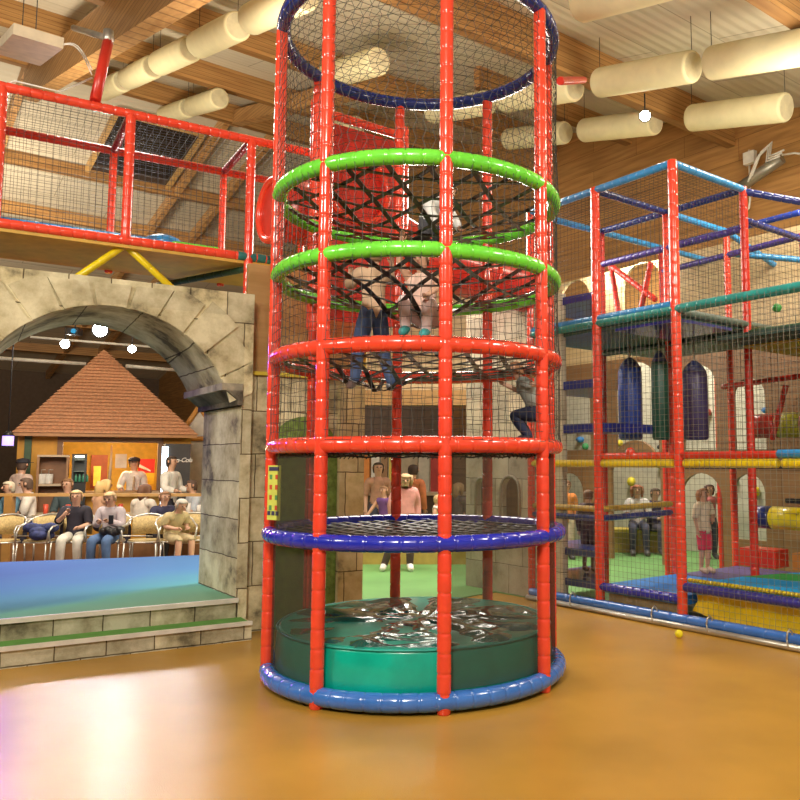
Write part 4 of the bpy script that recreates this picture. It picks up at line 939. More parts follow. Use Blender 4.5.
# ================================================================ PEOPLE
SKIN = mat('skin', (.62, .36, .24), .5, noise_amt=.05)
JSTAND = dict(pel=(0, 0, .52), spi=(0, .005, .60), che=(0, 0, .72), nek=(0, .005, .815), hb=(0, -.003, .862), hc=(0, -.008, .922), ht=(0, -.002, .968),
    shL=(-.1, .0, .785), elL=(-.125, .02, .63), wrL=(-.13, -.02, .485), haL=(-.13, -.035, .44), hipL=(-.05, 0, .49), knL=(-.055, -.012, .27), anL=(-.055, .01, .05), toL=(-.062, -.09, .022),
    shR=(.1, .0, .785), elR=(.125, .02, .63), wrR=(.13, -.02, .485), haR=(.13, -.035, .44), hipR=(.05, 0, .49), knR=(.055, -.012, .27), anR=(.055, .01, .05), toR=(.062, -.09, .022))
JSIT = dict(pel=(0, 0, .335), spi=(0, .008, .41), che=(0, -.0, .53), nek=(0, -.01, .62), hb=(0, -.02, .665), hc=(0, -.034, .722), ht=(0, -.03, .768),
    shL=(-.1, -.005, .59), elL=(-.125, -.04, .445), wrL=(-.06, -.16, .42), haL=(-.045, -.20, .425), hipL=(-.05, -.01, .32), knL=(-.07, -.24, .315), anL=(-.075, -.225, .06), toL=(-.08, -.31, .025),
    shR=(.1, -.005, .59), elR=(.125, -.04, .445), wrR=(.06, -.16, .42), haR=(.045, -.20, .425), hipR=(.05, -.01, .32), knR=(.07, -.24, .315), anR=(.075, -.225, .06), toR=(.08, -.31, .025))
RAD = dict(pel=.07, spi=.062, che=.073, nek=.031, hb=.040, hc=.060, ht=.040, sh=.036, el=.026, wr=.018, ha=.017, hip=.054, kn=.037, an=.024, to=.020)
EDG = [('pel', 'spi'), ('spi', 'che'), ('che', 'nek'), ('nek', 'hb'), ('hb', 'hc'), ('hc', 'ht')]+[e for s in 'LR' for e in (('che', 'sh'+s), ('sh'+s, 'el'+s), ('el'+s, 'wr'+s), ('wr'+s, 'ha'+s), ('pel', 'hip'+s), ('hip'+s, 'kn'+s), ('kn'+s, 'an'+s), ('an'+s, 'to'+s))]
BONE = {('pel', 'spi'): 'torso', ('spi', 'che'): 'torso', ('che', 'nek'): 'torso', ('nek', 'hb'): 'neck', ('hb', 'hc'): 'head', ('hc', 'ht'): 'head', ('che', 'sh'): 'torso', ('sh', 'el'): 'uarm', ('el', 'wr'): 'farm', ('wr', 'ha'): 'hand', ('pel', 'hip'): 'hips', ('hip', 'kn'): 'thigh', ('kn', 'an'): 'shin', ('an', 'to'): 'foot'}
def rk(n_): return n_[:-1] if n_[-1] in 'LR' else n_
def person(label, loc, rot, h, pose='stand', shirt=(.6, .6, .58), trousers=(.05, .06, .12), shoes=(.05, .05, .05), hair=(.12, .06, .03), sleeves='long', legs='long', long_hair=False, over=None, fat=1.0, tunic=False, group=None, cap=None, apron=None, prop=None, stripes=None):
    J = dict(JSTAND if pose == 'stand' else JSIT)
    if over: J.update(over)
    root = empty('person', loc, label, 'person', group); root.rotation_euler = (0, 0, rot)
    names = list(J); idx = {n_: i for i, n_ in enumerate(names)}
    me = bpy.data.meshes.new('body_cage'); me.from_pydata([Vector(J[n_])*h for n_ in names], [(idx[a], idx[b]) for a, b in EDG], [])
    o = bpy.data.objects.new('body_cage', me); COL.objects.link(o)
    md = o.modifiers.new('s', 'SKIN'); md.use_smooth_shade = True; md.branch_smoothing = .3
    sv = me.skin_vertices[0].data
    for n_ in names:
        r = RAD[rk(n_)]*h; k = rk(n_)
        f_ = fat if k in ('pel', 'spi', 'che', 'hip') else 1
        sv[idx[n_]].radius = (r*f_*(1.12 if k in ('che', 'pel', 'spi') else 1), r*f_*(.86 if k in ('che', 'spi') else 1)); sv[idx[n_]].use_root = n_ == 'pel'
    md2 = o.modifiers.new('u', 'SUBSURF'); md2.levels = 2; md2.render_levels = 2
    dg = bpy.context.evaluated_depsgraph_get(); ev = o.evaluated_get(dg); em = bpy.data.meshes.new_from_object(ev)
    bpy.data.objects.remove(o); 
    vs = [v.co.copy() for v in em.vertices]; fs = [list(p.vertices) for p in em.polygons]; vn = [v.normal.copy() for v in em.vertices]
    # bone of every face
    segs = [(Vector(J[a])*h, Vector(J[b])*h, BONE[(rk(a), rk(b))], RAD[rk(a)], RAD[rk(b)]) for a, b in EDG]
    def bone(c):
        best = None; bd = 9
        for a, b, n_, ra, rb_ in segs:
            d = b-a; t = max(0, min(1, (c-a).dot(d)/max(d.length_squared, 1e-9))); q = (c-(a+d*t)).length/((ra+(rb_-ra)*t)*h)
            if q < bd: bd = q; best = n_
        return best
    fb = []
    for f in fs:
        c = sum((vs[i] for i in f), Vector())/len(f); fb.append(bone(c))
    b = MB(); b.add(vs, fs, 0, True)
    # fingers
    for s in 'LR':
        wr_, ha = Vector(J['wr'+s])*h, Vector(J['ha'+s])*h; d = (ha-wr_).normalized(); side = d.cross(Vector((0, 1, .3))).normalized(); nrm = d.cross(side)
        for q, (off, ln) in enumerate(((-.013, .034), (-.0045, .040), (.0045, .038), (.013, .030))):
            p0 = ha+side*off*h-d*.006*h; b.tube([p0, p0+d*ln*.5*h, p0+d*ln*.85*h+nrm*ln*.25*h, p0+d*ln*h+nrm*ln*.5*h], [.0052*h, .005*h, .0045*h, .003*h], 6)
        p0 = wr_+d*.012*h+side*.012*h*(-1 if s == 'L' else 1); sd = side*(-1 if s == 'L' else 1)
        b.tube([p0, p0+d*.015*h+sd*.014*h, p0+d*.032*h+sd*.018*h], [.006*h, .0055*h, .004*h], 6)
    lab_skin = mat('skin_tone', (.62, .36, .24), .5, noise_amt=.05)
    def part(mb, nm, mm):
        for i, p in enumerate(mb.v): mb.v[i] = p+Vector(loc)
        return mb.build(nm, mm, root)
    bod = part(b, 'body', lab_skin)
    def shell(sel, nm, col, off, rough=.8, pick=None):
        use = {}; nv = []; nf = []
        for f, k in zip(fs, fb):
            if k in sel and (pick is None or pick(sum((vs[i] for i in f), Vector())/len(f))):
                g = []
                for i in f:
                    if i not in use: use[i] = len(nv); nv.append(vs[i]+vn[i]*off*h)
                    g.append(use[i])
                nf.append(g)
        if not nf: return None
        s = MB(); s.add(nv, nf, 0, True)
        cm_ = mat('cloth_%d_%d_%d' % tuple(int(c*99) for c in col), col, rough, noise_amt=.18, scale=9, bump=.2, bscale=25)
        ob = part(s, nm, cm_); md = ob.modifiers.new('t', 'SOLIDIFY'); md.thickness = .004*h; md.offset = 1; return ob
    chz = Vector(J['che'])*h
    shell(['torso']+(['hips'] if tunic else [])+(['uarm', 'farm'] if sleeves == 'long' else ['uarm'] if sleeves == 'short' else []), 'shirt', shirt, .013 if tunic else .010)
    kz = Vector(J['knL'])*h
    shell(['hips', 'thigh']+(['shin'] if legs == 'long' else []), 'trousers', trousers, .007)
    shell(['foot'], 'shoes', shoes, .007, .5)
    # hair
    hc = Vector(J['hc'])*h; up = (Vector(J['ht'])-Vector(J['hb'])).normalized(); fw = Vector((0, -1, 0)); fw = (fw-up*fw.dot(up)).normalized(); rt = up.cross(fw)
    def hp(c):
        q = c-hc; return q.dot(up) > .026*h or (q.dot(fw) < .012*h and q.dot(up) > -.03*h) or (q.dot(fw) < -.01*h and q.dot(up) > -.06*h)
    hs = shell(['head', 'neck'] if long_hair else ['head'], 'hair', hair, .008, .7, hp)
    if long_hair:
        s = MB(); s.tube([hc+up*.02*h-fw*.045*h, hc-up*.03*h-fw*.058*h, hc-up*.08*h-fw*.055*h, hc-up*.125*h-fw*.05*h], [.045*h, .052*h, .048*h, .02*h], 12, flat=.8)
        for sg in (-1, 1): s.tube([hc+up*.03*h+rt*sg*.052*h-fw*.01*h, hc-up*.03*h+rt*sg*.06*h-fw*.015*h, hc-up*.09*h+rt*sg*.055*h-fw*.02*h], [.02*h, .022*h, .01*h], 8)
        part(s, 'long_hair', bpy.data.materials['cloth_%d_%d_%d' % tuple(int(c*99) for c in hair)])
    if cap:
        s = MB(); q = up.to_track_quat('Z', 'Y').to_matrix(); s.lathe([(.068*h, .012*h), (.070*h, .028*h), (.055*h, .055*h), (.0, .068*h)], hc, 16, axis=q); s.box(hc+fw*.075*h+up*.018*h, (.075*h, .06*h, .006*h), (rt, fw, up)); part(s, 'cap', mat('cap_cloth', cap, .8))
    # face
    fr_ = .052*h
    s = MB()
    for sg in (-1, 1):
        s = MB(); s.ball(tuple(hc+fw*fr_*.97+rt*sg*.021*h+up*.002*h), .0085*h, 8, sq=(1, 1, .7)); part(s, 'eye', mat('eye_dark', (.04, .025, .02), .3))
    s = MB(); s.tube([hc+fw*fr_*1.0+up*.004*h, hc+fw*fr_*1.22-up*.014*h, hc+fw*fr_*1.0-up*.018*h], [.005*h, .009*h, .006*h], 6)
    part(s, 'nose', lab_skin)
    for sg in (-1, 1): s = MB(); s.ball(tuple(hc+rt*sg*.060*h-up*.005*h), .013*h, 8, sq=(.5, .8, 1.2)); part(s, 'ear', lab_skin)
    s = MB(); s.tube([hc+fw*fr_*.93+rt*x*.017*h-up*(.033+.003*abs(x))*h for x in (-1, -.4, .4, 1)], [.003*h, .005*h, .005*h, .003*h], 6, flat=.6); part(s, 'mouth', mat('lips', (.5, .18, .14), .5))
    if apron:
        s = MB(); c = Vector(J['che'])*h; p_ = Vector(J['pel'])*h; s.tube([c+fw*.06*h+up*.03*h, (c+p_)/2+fw*.072*h, p_+fw*.082*h-Z3*.1*h], [.075*h, .085*h, .1*h], 14, flat=.14); part(s, 'apron', mat('apron_cloth', apron, .8))
    return root
def P_(x, y, Y, z=0): p = at_y(x, y, Y); return Vector((p.x, p.y, z))
# --- children in the tower
person('child in blue jeans and beige shirt climbing up through the webs inside the tower', Vector((CX-.35, CY-.08, 2.17)), pi+.5, 1.2, shirt=(.62, .42, .27), trousers=(.06, .10, .22), shoes=(.55, .55, .6), hair=(.25, .15, .07), sleeves='short',
       over=dict(haL=(-.17, -.10, .93), wrL=(-.165, -.09, .885), elL=(-.15, -.05, .76), elR=(.15, -.06, .70), wrR=(.11, -.15, .80), haR=(.10, -.17, .84), knL=(-.09, -.05, .28), anL=(-.13, .02, .06), toL=(-.15, -.06, .03), knR=(.09, -.03, .27), anR=(.13, .03, .07), toR=(.14, -.05, .03)))
person('child in pale pink clothes crouching in the sagging black web of the tower', Vector((CX+.08, CY-.12, 2.46)), -.3, 1.15, pose='sit', shirt=(.80, .56, .46), trousers=(.82, .62, .60), shoes=(.05, .35, .35), hair=(.12, .07, .04), sleeves='none', legs='long',
       over=dict(pel=(0, 0, .24), spi=(0, -.02, .33), che=(0, -.06, .45), nek=(0, -.09, .54), hb=(0, -.105, .585), hc=(0, -.125, .64), ht=(0, -.125, .685), shL=(-.1, -.06, .51), shR=(.1, -.06, .51), hipL=(-.05, -.01, .23), hipR=(.05, -.01, .23),
       knL=(-.09, -.2, .36), knR=(.09, -.19, .33), anL=(-.07, -.2, .14), toL=(-.07, -.27, .11), anR=(.06, -.17, .12), toR=(.07, -.25, .09), elL=(-.15, -.14, .62), wrL=(-.12, -.17, .75), haL=(-.11, -.18, .79), elR=(.14, -.15, .42), wrR=(.09, -.22, .36), haR=(.08, -.25, .35)))
person('child in white top kneeling on the upper web just under the lime ring', Vector((CX+.06, CY+.15, 3.38)), .8, .98, pose='sit', shirt=(.8, .8, .78), trousers=(.05, .05, .06), shoes=(.5, .3, .2), hair=(.25, .15, .08),
       over=dict(pel=(0, .0, .22), spi=(0, -.03, .29), che=(0, -.12, .36), nek=(0, -.20, .39), hb=(0, -.24, .41), hc=(0, -.29, .44), ht=(0, -.30, .485), shL=(-.1, -.13, .36), shR=(.1, -.13, .36), elL=(-.13, -.20, .24), elR=(.13, -.20, .24), wrL=(-.12, -.27, .14), wrR=(.12, -.27, .14), haL=(-.12, -.31, .12), haR=(.12, -.31, .12),
       hipL=(-.05, .0, .2), hipR=(.05, 0, .2), knL=(-.08, -.08, .07), knR=(.08, -.08, .07), anL=(-.07, .12, .06), anR=(.07, .12, .06), toL=(-.07, .18, .05), toR=(.07, .18, .05)))
person('small child in grey shirt and navy trousers crouching on the lower red tower ring', Vector((CX+.86, CY+.02, 1.76)), -pi/2-.25, .98, shirt=(.28, .31, .28), trousers=(.02, .03, .08), shoes=(.03, .03, .05), hair=(.30, .14, .06), sleeves='short',
       over=dict(pel=(0, .09, .25), spi=(0, .06, .33), che=(0, -.0, .44), nek=(0, -.04, .52), hb=(0, -.055, .565), hc=(0, -.075, .62), ht=(0, -.07, .665), shL=(-.1, -.0, .50), shR=(.1, 0, .50), elL=(-.14, -.08, .44), wrL=(-.13, -.2, .50), haL=(-.12, -.24, .52), elR=(.13, .08, .46), wrR=(.14, .19, .50), haR=(.14, .23, .52),
       hipL=(-.055, .08, .23), hipR=(.055, .08, .23), knL=(-.08, -.1, .24), knR=(.08, -.09, .23), anL=(-.08, .03, .05), anR=(.08, .05, .05), toL=(-.085, -.06, .025), toR=(.085, -.04, .025)))
# --- right side
person('little girl with long auburn hair in cream top and pink leggings standing behind the net', at_z(705, 573, .30), .6, 1.03, shirt=(.72, .60, .42), trousers=(.70, .05, .10), shoes=(.55, .4, .3), tunic=True, legs='short', hair=(.38, .16, .06), sleeves='short', long_hair=True, over=dict(elR=(.12, -.03, .65), wrR=(.03, -.12, .60), haR=(.0, -.14, .61)))
person('seated woman with red-brown hair, white top and dark jeans on the yellow bench', P_(637, 500, 14.45), -.1, 1.58, 'sit', shirt=(.7, .68, .66), trousers=(.04, .045, .08), hair=(.36, .13, .06), long_hair=True, sleeves='short')
person('second seated figure in dark top beside the red-haired woman on the yellow bench', P_(654, 500, 14.5), .4, 1.5, 'sit', shirt=(.06, .05, .12), trousers=(.05, .05, .07), hair=(.10, .06, .04))
person('distant woman with dark hair in red and white top seen through the second arch', P_(709, 480, 13.7), .2, 1.28, shirt=(.62, .18, .18), trousers=(.05, .05, .08), hair=(.09, .04, .03), long_hair=True, over=dict(elR=(.14, -.03, .72), wrR=(.07, -.09, .80), haR=(.05, -.1, .84)))
person('child in orange top standing far left behind the frame ladder decks', P_(566, 490, 13.6), .2, 1.35, shirt=(.7, .25, .06), trousers=(.5, .4, .3), hair=(.3, .15, .07))
person('child with bare legs climbing between the navy decks of the climbing frame', SP_(-.62, .42, .31), 2.6, 1.0, shirt=(.10, .06, .07), trousers=(.10, .06, .07), shoes=(.6, .35, .25), hair=(.2, .1, .05), legs='short')
# --- behind the tower
person('woman in loose dusty pink top leaning forward behind the tower', P_(405, 500, 12.15, .012), .15, 1.5, shirt=(.62, .28, .24), trousers=(.10, .06, .06), shoes=(.78, .74, .68), hair=(.45, .30, .16), fat=1.35, long_hair=True, over=dict(hb=(0, -.03, .855), hc=(0, -.05, .905), ht=(0, -.06, .95), anL=(-.20, .04, .05), toL=(-.22, -.05, .022), knL=(-.13, .0, .27), elL=(-.14, -.02, .64)))
person('person in red and yellow top standing at the counter behind the pink-clad woman', P_(413, 480, 14.6), 2.9, 1.62, shirt=(.6, .2, .08), trousers=(.08, .06, .06), hair=(.07, .04, .03))
person('standing bare-armed man with dark hair near the orange sign behind the tower', P_(378, 480, 14.2), .3, 1.66, shirt=(.45, .25, .16), trousers=(.06, .06, .09), hair=(.06, .04, .03), sleeves='short')
person('girl in purple top reaching down with one arm behind the left rear red pole', P_(384, 510, 13.7), -.6, 1.25, shirt=(.16, .07, .24), trousers=(.3, .12, .2), hair=(.3, .16, .08), sleeves='none', over=dict(elL=(-.17, -.06, .66), wrL=(-.22, -.12, .55), haL=(-.24, -.14, .50)))
person('small blond child in white top behind the tower near its right front pole', P_(437, 520, 13.2), 1.4, 1.12, shirt=(.72, .68, .6), trousers=(.4, .3, .25), hair=(.55, .38, .18), sleeves='none')
person('seated adult with light brown curly hair behind the castle panel edge', P_(457, 500, 14.6), 2.6, 1.62, 'sit', shirt=(.12, .1, .1), trousers=(.05, .05, .07), hair=(.42, .27, .13), long_hair=True)

# ================================================================ CAFE BEYOND THE ARCH
CF = 0.0
m = MB(); m.prism([(p.x, p.y) for p in (TN(.45, 4.0), TN(-1.79, 4.5), TN(-6, 5.4), TN(-9, 16), TN(3, 16))], 0, .01)
struct('floor_cafe', m, wood('dark_cafe_floor', (.12, .06, .03), (.2, .10, .05), 0, .4))
M_ALU = mat('aluminium_tube', (.62, .60, .54), .35, .7); M_WICK = mat('tan_wicker', (.50, .37, .16), .7, noise_amt=.25, scale=40, bump=.4, bscale=90)
def cafe_chair():
    t = empty('cafe_armchair', (0, 0, 0), cat='chair', group='wicker cafe armchairs with aluminium frames')
    m = MB(); pr = []
    m.prism([(.22*cos(a)*1.0, .21*sin(a)) if True else 0 for a in [2*pi*k/20 for k in range(20)]], .43, .46); m.build('seat', M_WICK, t)
    m = MB(); vs = []
    for k in range(13):
        a = pi*(.12+.76*k/12); x, y = .24*cos(a), .06+.17*sin(a)
        for z, o_ in ((.52, 0), (.80-.03*abs(cos(a)), .03)): vs.append((x, y+o_, z))
    m.add(vs, [(2*k, 2*k+2, 2*k+3, 2*k+1) for k in range(12)], 0, True); b_ = m.build('backrest', M_WICK, t); md = b_.modifiers.new('t', 'SOLIDIFY'); md.thickness = .014
    for sx in (-1, 1):
        for sy in (-1, 1):
            m = MB(); m.tube([(sx*.24, sy*.22, .008), (sx*.225, sy*.19, .42)], .013, 8); m.build('leg', M_ALU, t)
    m = MB(); pts = [(-.24, -.20, .42), (-.27, -.20, .60), (-.28, -.14, .66), (-.28, .05, .68)]+[(.27*cos(a), .08+.19*sin(a), .70+.12*sin(a)) for a in [pi*(1-k/10) for k in range(1, 10)]]+[(.28, .05, .68), (.28, -.14, .66), (.27, -.20, .60), (.24, -.20, .42)]
    m.tube(pts, .014, 8); m.build('arm_frame', M_ALU, t)
    m = MB(); m.tube([(.225*cos(2*pi*k/20), .21*sin(2*pi*k/20), .43) for k in range(20)], .012, 6, closed=True); m.build('seat_frame', M_ALU, t)
    return t
ch0 = cafe_chair(); uc = False
def chair(x, Y, rz, label):
    global uc
    t = ch0 if not uc else copy_tree(ch0); uc = True
    t.location = P_(x, 520, Y, .01); t.rotation_euler = (0, 0, rz); t['label'] = label; return t
chair(4, 12.1, .15, 'wicker armchair at the left edge of the photo, in front of the wooden post')
chair(41, 12.15, -.1, 'wicker armchair with a dark blue jacket on its seat')
chair(145, 12.2, .1, 'empty wicker armchair between the grey-clad woman and the resting man')
chair(176, 12.3, .5, 'wicker armchair under the man in beige clothes')
chair(193, 12.5, .3, 'wicker armchair partly hidden behind the arch pier')
chair(74, 12.25, 0, 'wicker armchair under the woman in black top'); chair(110, 12.25, 0, 'wicker armchair under the woman in grey top')
# jacket on chair
p = P_(41, 520, 12.05); m = MB(); rs = random.Random(5)
for k in range(7):
    m.ball((p.x+rs.uniform(-.14, .14), p.y+rs.uniform(-.1, .1), .52+rs.uniform(0, .14)), .11, 10, sq=(1.2, .9, .7))
tag(m.build('jacket', mat('navy_jacket', (.03, .04, .13), .8, noise_amt=.5, scale=20, bump=.8, bscale=12)), 'crumpled dark blue jacket lying on the wicker chair', 'jacket')
person('blonde woman in black top and white trousers sitting on a cafe chair beyond the platform', P_(76, 520, 12.25, 0), .25, 1.55, 'sit', shirt=(.025, .022, .035), trousers=(.62, .60, .52), shoes=(.6, .4, .32), hair=(.55, .38, .18), sleeves='short', over=dict(elL=(-.15, -.05, .47), wrL=(-.08, -.12, .54), haL=(-.05, -.13, .58)))
person('woman in light grey top and blue jeans looking at a phone beyond the platform', P_(111, 520, 12.25, 0), 0, 1.53, 'sit', shirt=(.48, .42, .44), trousers=(.08, .15, .30), shoes=(.6, .4, .32), hair=(.55, .38, .2), over=dict(wrL=(-.05, -.14, .48), haL=(-.03, -.17, .50), wrR=(.05, -.14, .48), haR=(.03, -.17, .50), hc=(0, -.05, .715), ht=(0, -.055, .76)))
p = P_(111, 520, 11.97); m = MB(); m.box((p.x, p.y, .775), (.07, .012, .13)); m.box((p.x, p.y-.007, .775), (.06, .003, .115)); tag(m.build('phone', M_BLACK), 'dark phone held by the woman in the grey top', 'phone')
m = MB()
for k in range(5): m.ball((p.x-.12+.06*k, p.y+.05, .60+.02*sin(k*2)), .075, 10, sq=(1, .9, .8))
tag(m.build('black_bag', mat('black_leather', (.02, .018, .018), .35, bump=.5)), 'black bag on the lap of the woman in the grey top', 'bag')
person('man in beige shirt and shorts leaning over his phone at the pier', P_(173, 520, 12.3, 0), .9, 1.5, 'sit', shirt=(.50, .40, .20), trousers=(.50, .40, .22), shoes=(.4, .25, .18), hair=(.55, .5, .42), legs='short', sleeves='short', over=dict(che=(0, -.06, .50), nek=(0, -.10, .58), hb=(0, -.125, .615), hc=(0, -.155, .66), ht=(0, -.165, .705), shL=(-.1, -.06, .55), shR=(.1, -.06, .55)))
person('boy in dark top bent over a game beside the beige-clad man', P_(163, 510, 12.9, 0), .8, 1.5, 'sit', shirt=(.03, .03, .07), trousers=(.03, .03, .05), hair=(.26, .13, .06), sleeves='short')
# handrail
hr = empty('wooden_handrail', P_(10, 500, 12.95), 'wooden handrail with square post in front of the cafe tables', 'handrail')
a, b = P_(-30, 500, 12.95), P_(215, 500, 12.95); m = MB(); m.box(((a.x+b.x)/2, 12.95, 1.10), (b.x-a.x, .07, .05)); m.build('top_rail', mat('oak_rail', (.48, .28, .10), .45), hr)
m = MB(); m.box(((a.x+b.x)/2, 12.95, .18), (b.x-a.x, .05, .30)); m.build('kick_board', mat('brown_board', (.24, .11, .04), .6), hr)
for x in (10, 215, -30):
    m = MB(); q = P_(x, 500, 12.95); m.box((q.x, 12.95, .55), (.12, .12, 1.08)); m.build('post', mat('oak_post', (.42, .22, .06), .5), hr)
m = MB()
for z in (.45, .75): m.tube([(a.x, 12.95, z), (b.x, 12.95, z)], .012, 6)
m.build('thin_rail', M_ALU, hr)
# tables
def table(x, Y, label, w=.9):
    q = P_(x, 500, Y); t = empty('cafe_table', q, label, 'table', 'dark cafe tables behind the handrail')
    m = MB(); m.box((q.x, q.y, .735), (w, .7, .03)); m.build('table_top', mat('pale_table_top', (.42, .33, .2), .35), t)
    m = MB(); m.tube([(q.x, q.y, .03), (q.x, q.y, .72)], .035, 10); m.build('pedestal', M_BLACK, t)
    m = MB(); m.box((q.x, q.y, .02), (.5, .06, .03)); m.box((q.x, q.y, .02), (.06, .5, .03)); m.build('foot', M_BLACK, t)
    return q
q1 = table(52, 13.75, 'cafe table before the man facing the camera'); q2 = table(118, 13.9, 'cafe table between the long-haired blonde and the dark-haired woman'); q3 = table(183, 14.2, 'cafe table at the pier with red cups'); 
cc = 0
for q, xs_ in ((q1, (-.3, -.1, .18, .33)), (q2, (-.25, .05, .3)), (q3, (-.2, .1, .25))):
    for k, dx in enumerate(xs_):
        cc += 1; m = MB(); h_ = .12+.04*(k % 2); m.lathe([(.028, 0), (.036, .01), (.04, h_), (.034, h_), (.03, .02)], (q.x+dx, q.y-.1+.1*(k % 3), .751), 14)
        tag(m.build('cup', [M_WHITE, mat('red_cup', (.6, .08, .04), .4)][(k+cc) % 2]), {0: 'white cup', 1: 'red cup'}[(k+cc) % 2]+' standing on a cafe table behind the handrail', 'cup', {0: 'white cups', 1: 'red cups'}[(k+cc) % 2]+' on the cafe tables')
person('grey-haired woman with blue top at the far left cafe table', P_(11, 500, 13.7), -.6, 1.68, 'sit', shirt=(.12, .25, .34), trousers=(.05, .05, .08), hair=(.68, .60, .45))
person('man in white T-shirt turning right at the left cafe table', P_(29, 500, 13.5), -1.1, 1.76, 'sit', shirt=(.66, .62, .56), trousers=(.04, .05, .12), hair=(.10, .06, .04), sleeves='short')
person('man in dark patterned shirt facing the camera at the left cafe table', P_(68, 500, 14.5), 0, 1.72, 'sit', shirt=(.06, .09, .10), trousers=(.05, .05, .08), hair=(.25, .13, .06))
person('woman with long blonde hair and bare arms sitting with her back turned', P_(102, 500, 13.6), 2.6, 1.72, 'sit', shirt=(.55, .32, .2), trousers=(.05, .05, .08), hair=(.60, .40, .16), long_hair=True, sleeves='none')
person('woman with dark brown hair and white top seen from behind', P_(143, 500, 13.6), 2.9, 1.62, 'sit', shirt=(.64, .58, .5), trousers=(.03, .03, .04), hair=(.14, .06, .03), long_hair=True)
person('man in light blue shirt sitting at the pier table with red cups', P_(194, 500, 14.7), -.9, 1.68, 'sit', shirt=(.50, .55, .62), trousers=(.05, .05, .08), hair=(.12, .07, .05), sleeves='short')
person('standing man with dark cap and pale pink shirt at the hut shelf', P_(22, 470, 15.0), 2.8, 1.72, shirt=(.66, .50, .42), trousers=(.05, .05, .08), hair=(.10, .06, .04), cap=(.03, .03, .04), sleeves='short')
person('waiter in white shirt walking past the black drinks fridge', P_(171, 470, 14.9), 1.35, 1.78, shirt=(.74, .71, .64), trousers=(.02, .02, .03), hair=(.05, .03, .02), over=dict(elR=(.13, -.02, .64), wrR=(.11, -.13, .62), haR=(.11, -.17, .62), elL=(-.13, -.02, .64), wrL=(-.11, -.13, .62), haL=(-.11, -.17, .62)))
# snack hut: built in its own frame (front at y=0), then turned to face the arch
HANG = radians(25); HPIV = Vector((-7.62, 16.15, 0)); HT = Vector((cos(HANG), sin(HANG), 0)); HB = Vector((-sin(HANG), cos(HANG), 0)); YH = 0.0
def HY(x, y, d):
    p = at_plane(x, y, HPIV+HB*d, HB); return Vector(((p-HPIV).dot(HT), d, p.z))
def HP(x, y, d, z=0): p = HY(x, y, d); return Vector((p.x, d, z))
BEFORE = set(COL.objects)
hx0, hx1 = HP(16, 470, YH).x, HP(190, 470, YH).x; ox0, ox1 = HP(62, 470, YH).x, HP(157, 470, YH).x; zo0, zo1 = 1.05, 2.02; HD = 3.0
hut = empty('snack_hut', ((hx0+hx1)/2, YH+HD/2, 0), 'orange snack hut with shingled pyramid roof in the cafe', 'hut')
M_OR = mat('orange_painted_wall', (.62, .30, .03), .6, noise_amt=.1); M_OY = mat('inner_yellow_wall', (.72, .45, .05), .6)
m = MB(); m.bx(hx0, ox0, YH, YH+.1, 0, 2.25); m.bx(ox1, hx1, YH, YH+.1, 0, 2.25); m.bx(ox0, ox1, YH, YH+.1, 0, zo0); m.bx(ox0, ox1, YH, YH+.1, zo1, 2.25); m.build('front_wall', M_OR, hut)
m = MB(); m.bx(hx0, hx0+.1, YH+.1, YH+HD, 0, 2.25); m.bx(hx1-.1, hx1, YH+.1, YH+HD, 0, 2.25); m.bx(hx0, hx1, YH+HD-.1, YH+HD, 0, 2.25); m.build('rear_wall', M_OY, hut)
M_POST = mat('dark_timber_trim', (.20, .09, .03), .5)
m = MB(); m.bx(ox0-.1, ox1+.1, YH-.05, YH, zo1, zo1+.1); m.bx(ox0-.1, ox0, YH-.05, YH, zo0-.1, zo1); m.bx(ox1, ox1+.1, YH-.05, YH, zo0-.1, zo1); m.build('window_trim', M_POST, hut)
m = MB(); m.bx(ox0-.05, ox1+.05, YH-.3, YH+.35, zo0-.05, zo0); m.build('counter', mat('counter_wood', (.36, .19, .07), .4), hut)
m = MB(); q = HP(27, 470, YH).x; m.bx(q-.06, q+.06, YH-.08, YH-.001, 0, 2.25); m.build('green_post', mat('dark_green_post', (.05, .10, .05), .6), hut)
# roof: stacked shingle courses
rx0, rx1 = HP(13, 437, YH-.35).x, HP(197, 437, YH-.35).x; ry0, ry1 = YH-.35, YH+HD+.3; ax_, ay_, az_ = HY(104, 350, (ry0+ry1)/2).x, (ry0+ry1)/2, HY(104, 350, (ry0+ry1)/2).z
M_SH = mat('terracotta_shingle', (.55, .27, .14), .7, noise_amt=.25, scale=22)
m = MB(); ns = 26; ze = 2.19
for k in range(ns):
    t0, t1 = k/ns, (k+1)/ns*1.0
    def cr2(t, z, gr=0): return [Vector((rx0+(ax_-rx0)*t-gr, ry0+(ay_-ry0)*t-gr, z)), Vector((rx1+(ax_-rx1)*t+gr, ry0+(ay_-ry0)*t-gr, z)), Vector((rx1+(ax_-rx1)*t+gr, ry1+(ay_-ry1)*t+gr, z)), Vector((rx0+(ax_-rx0)*t-gr, ry1+(ay_-ry1)*t+gr, z))]
    z0_, z1_ = ze+(az_-ze)*t0, ze+(az_-ze)*t1
    m.hexa(cr2(t0, z0_, .035)+cr2(min(t1, .999), z1_, 0))
m.build('shingle_roof', M_SH, hut)
m = MB(); m.bx(rx0, rx1, ry0, ry0+.04, ze-.07, ze); m.build('eaves_board', mat('eaves_wood', (.42, .20, .07), .5), hut)
lamp('hut_inner_lamp', 'POINT', ((ox0+ox1)/2, YH+1.0, 2.0), None, 75, (1, .78, .45), .15)
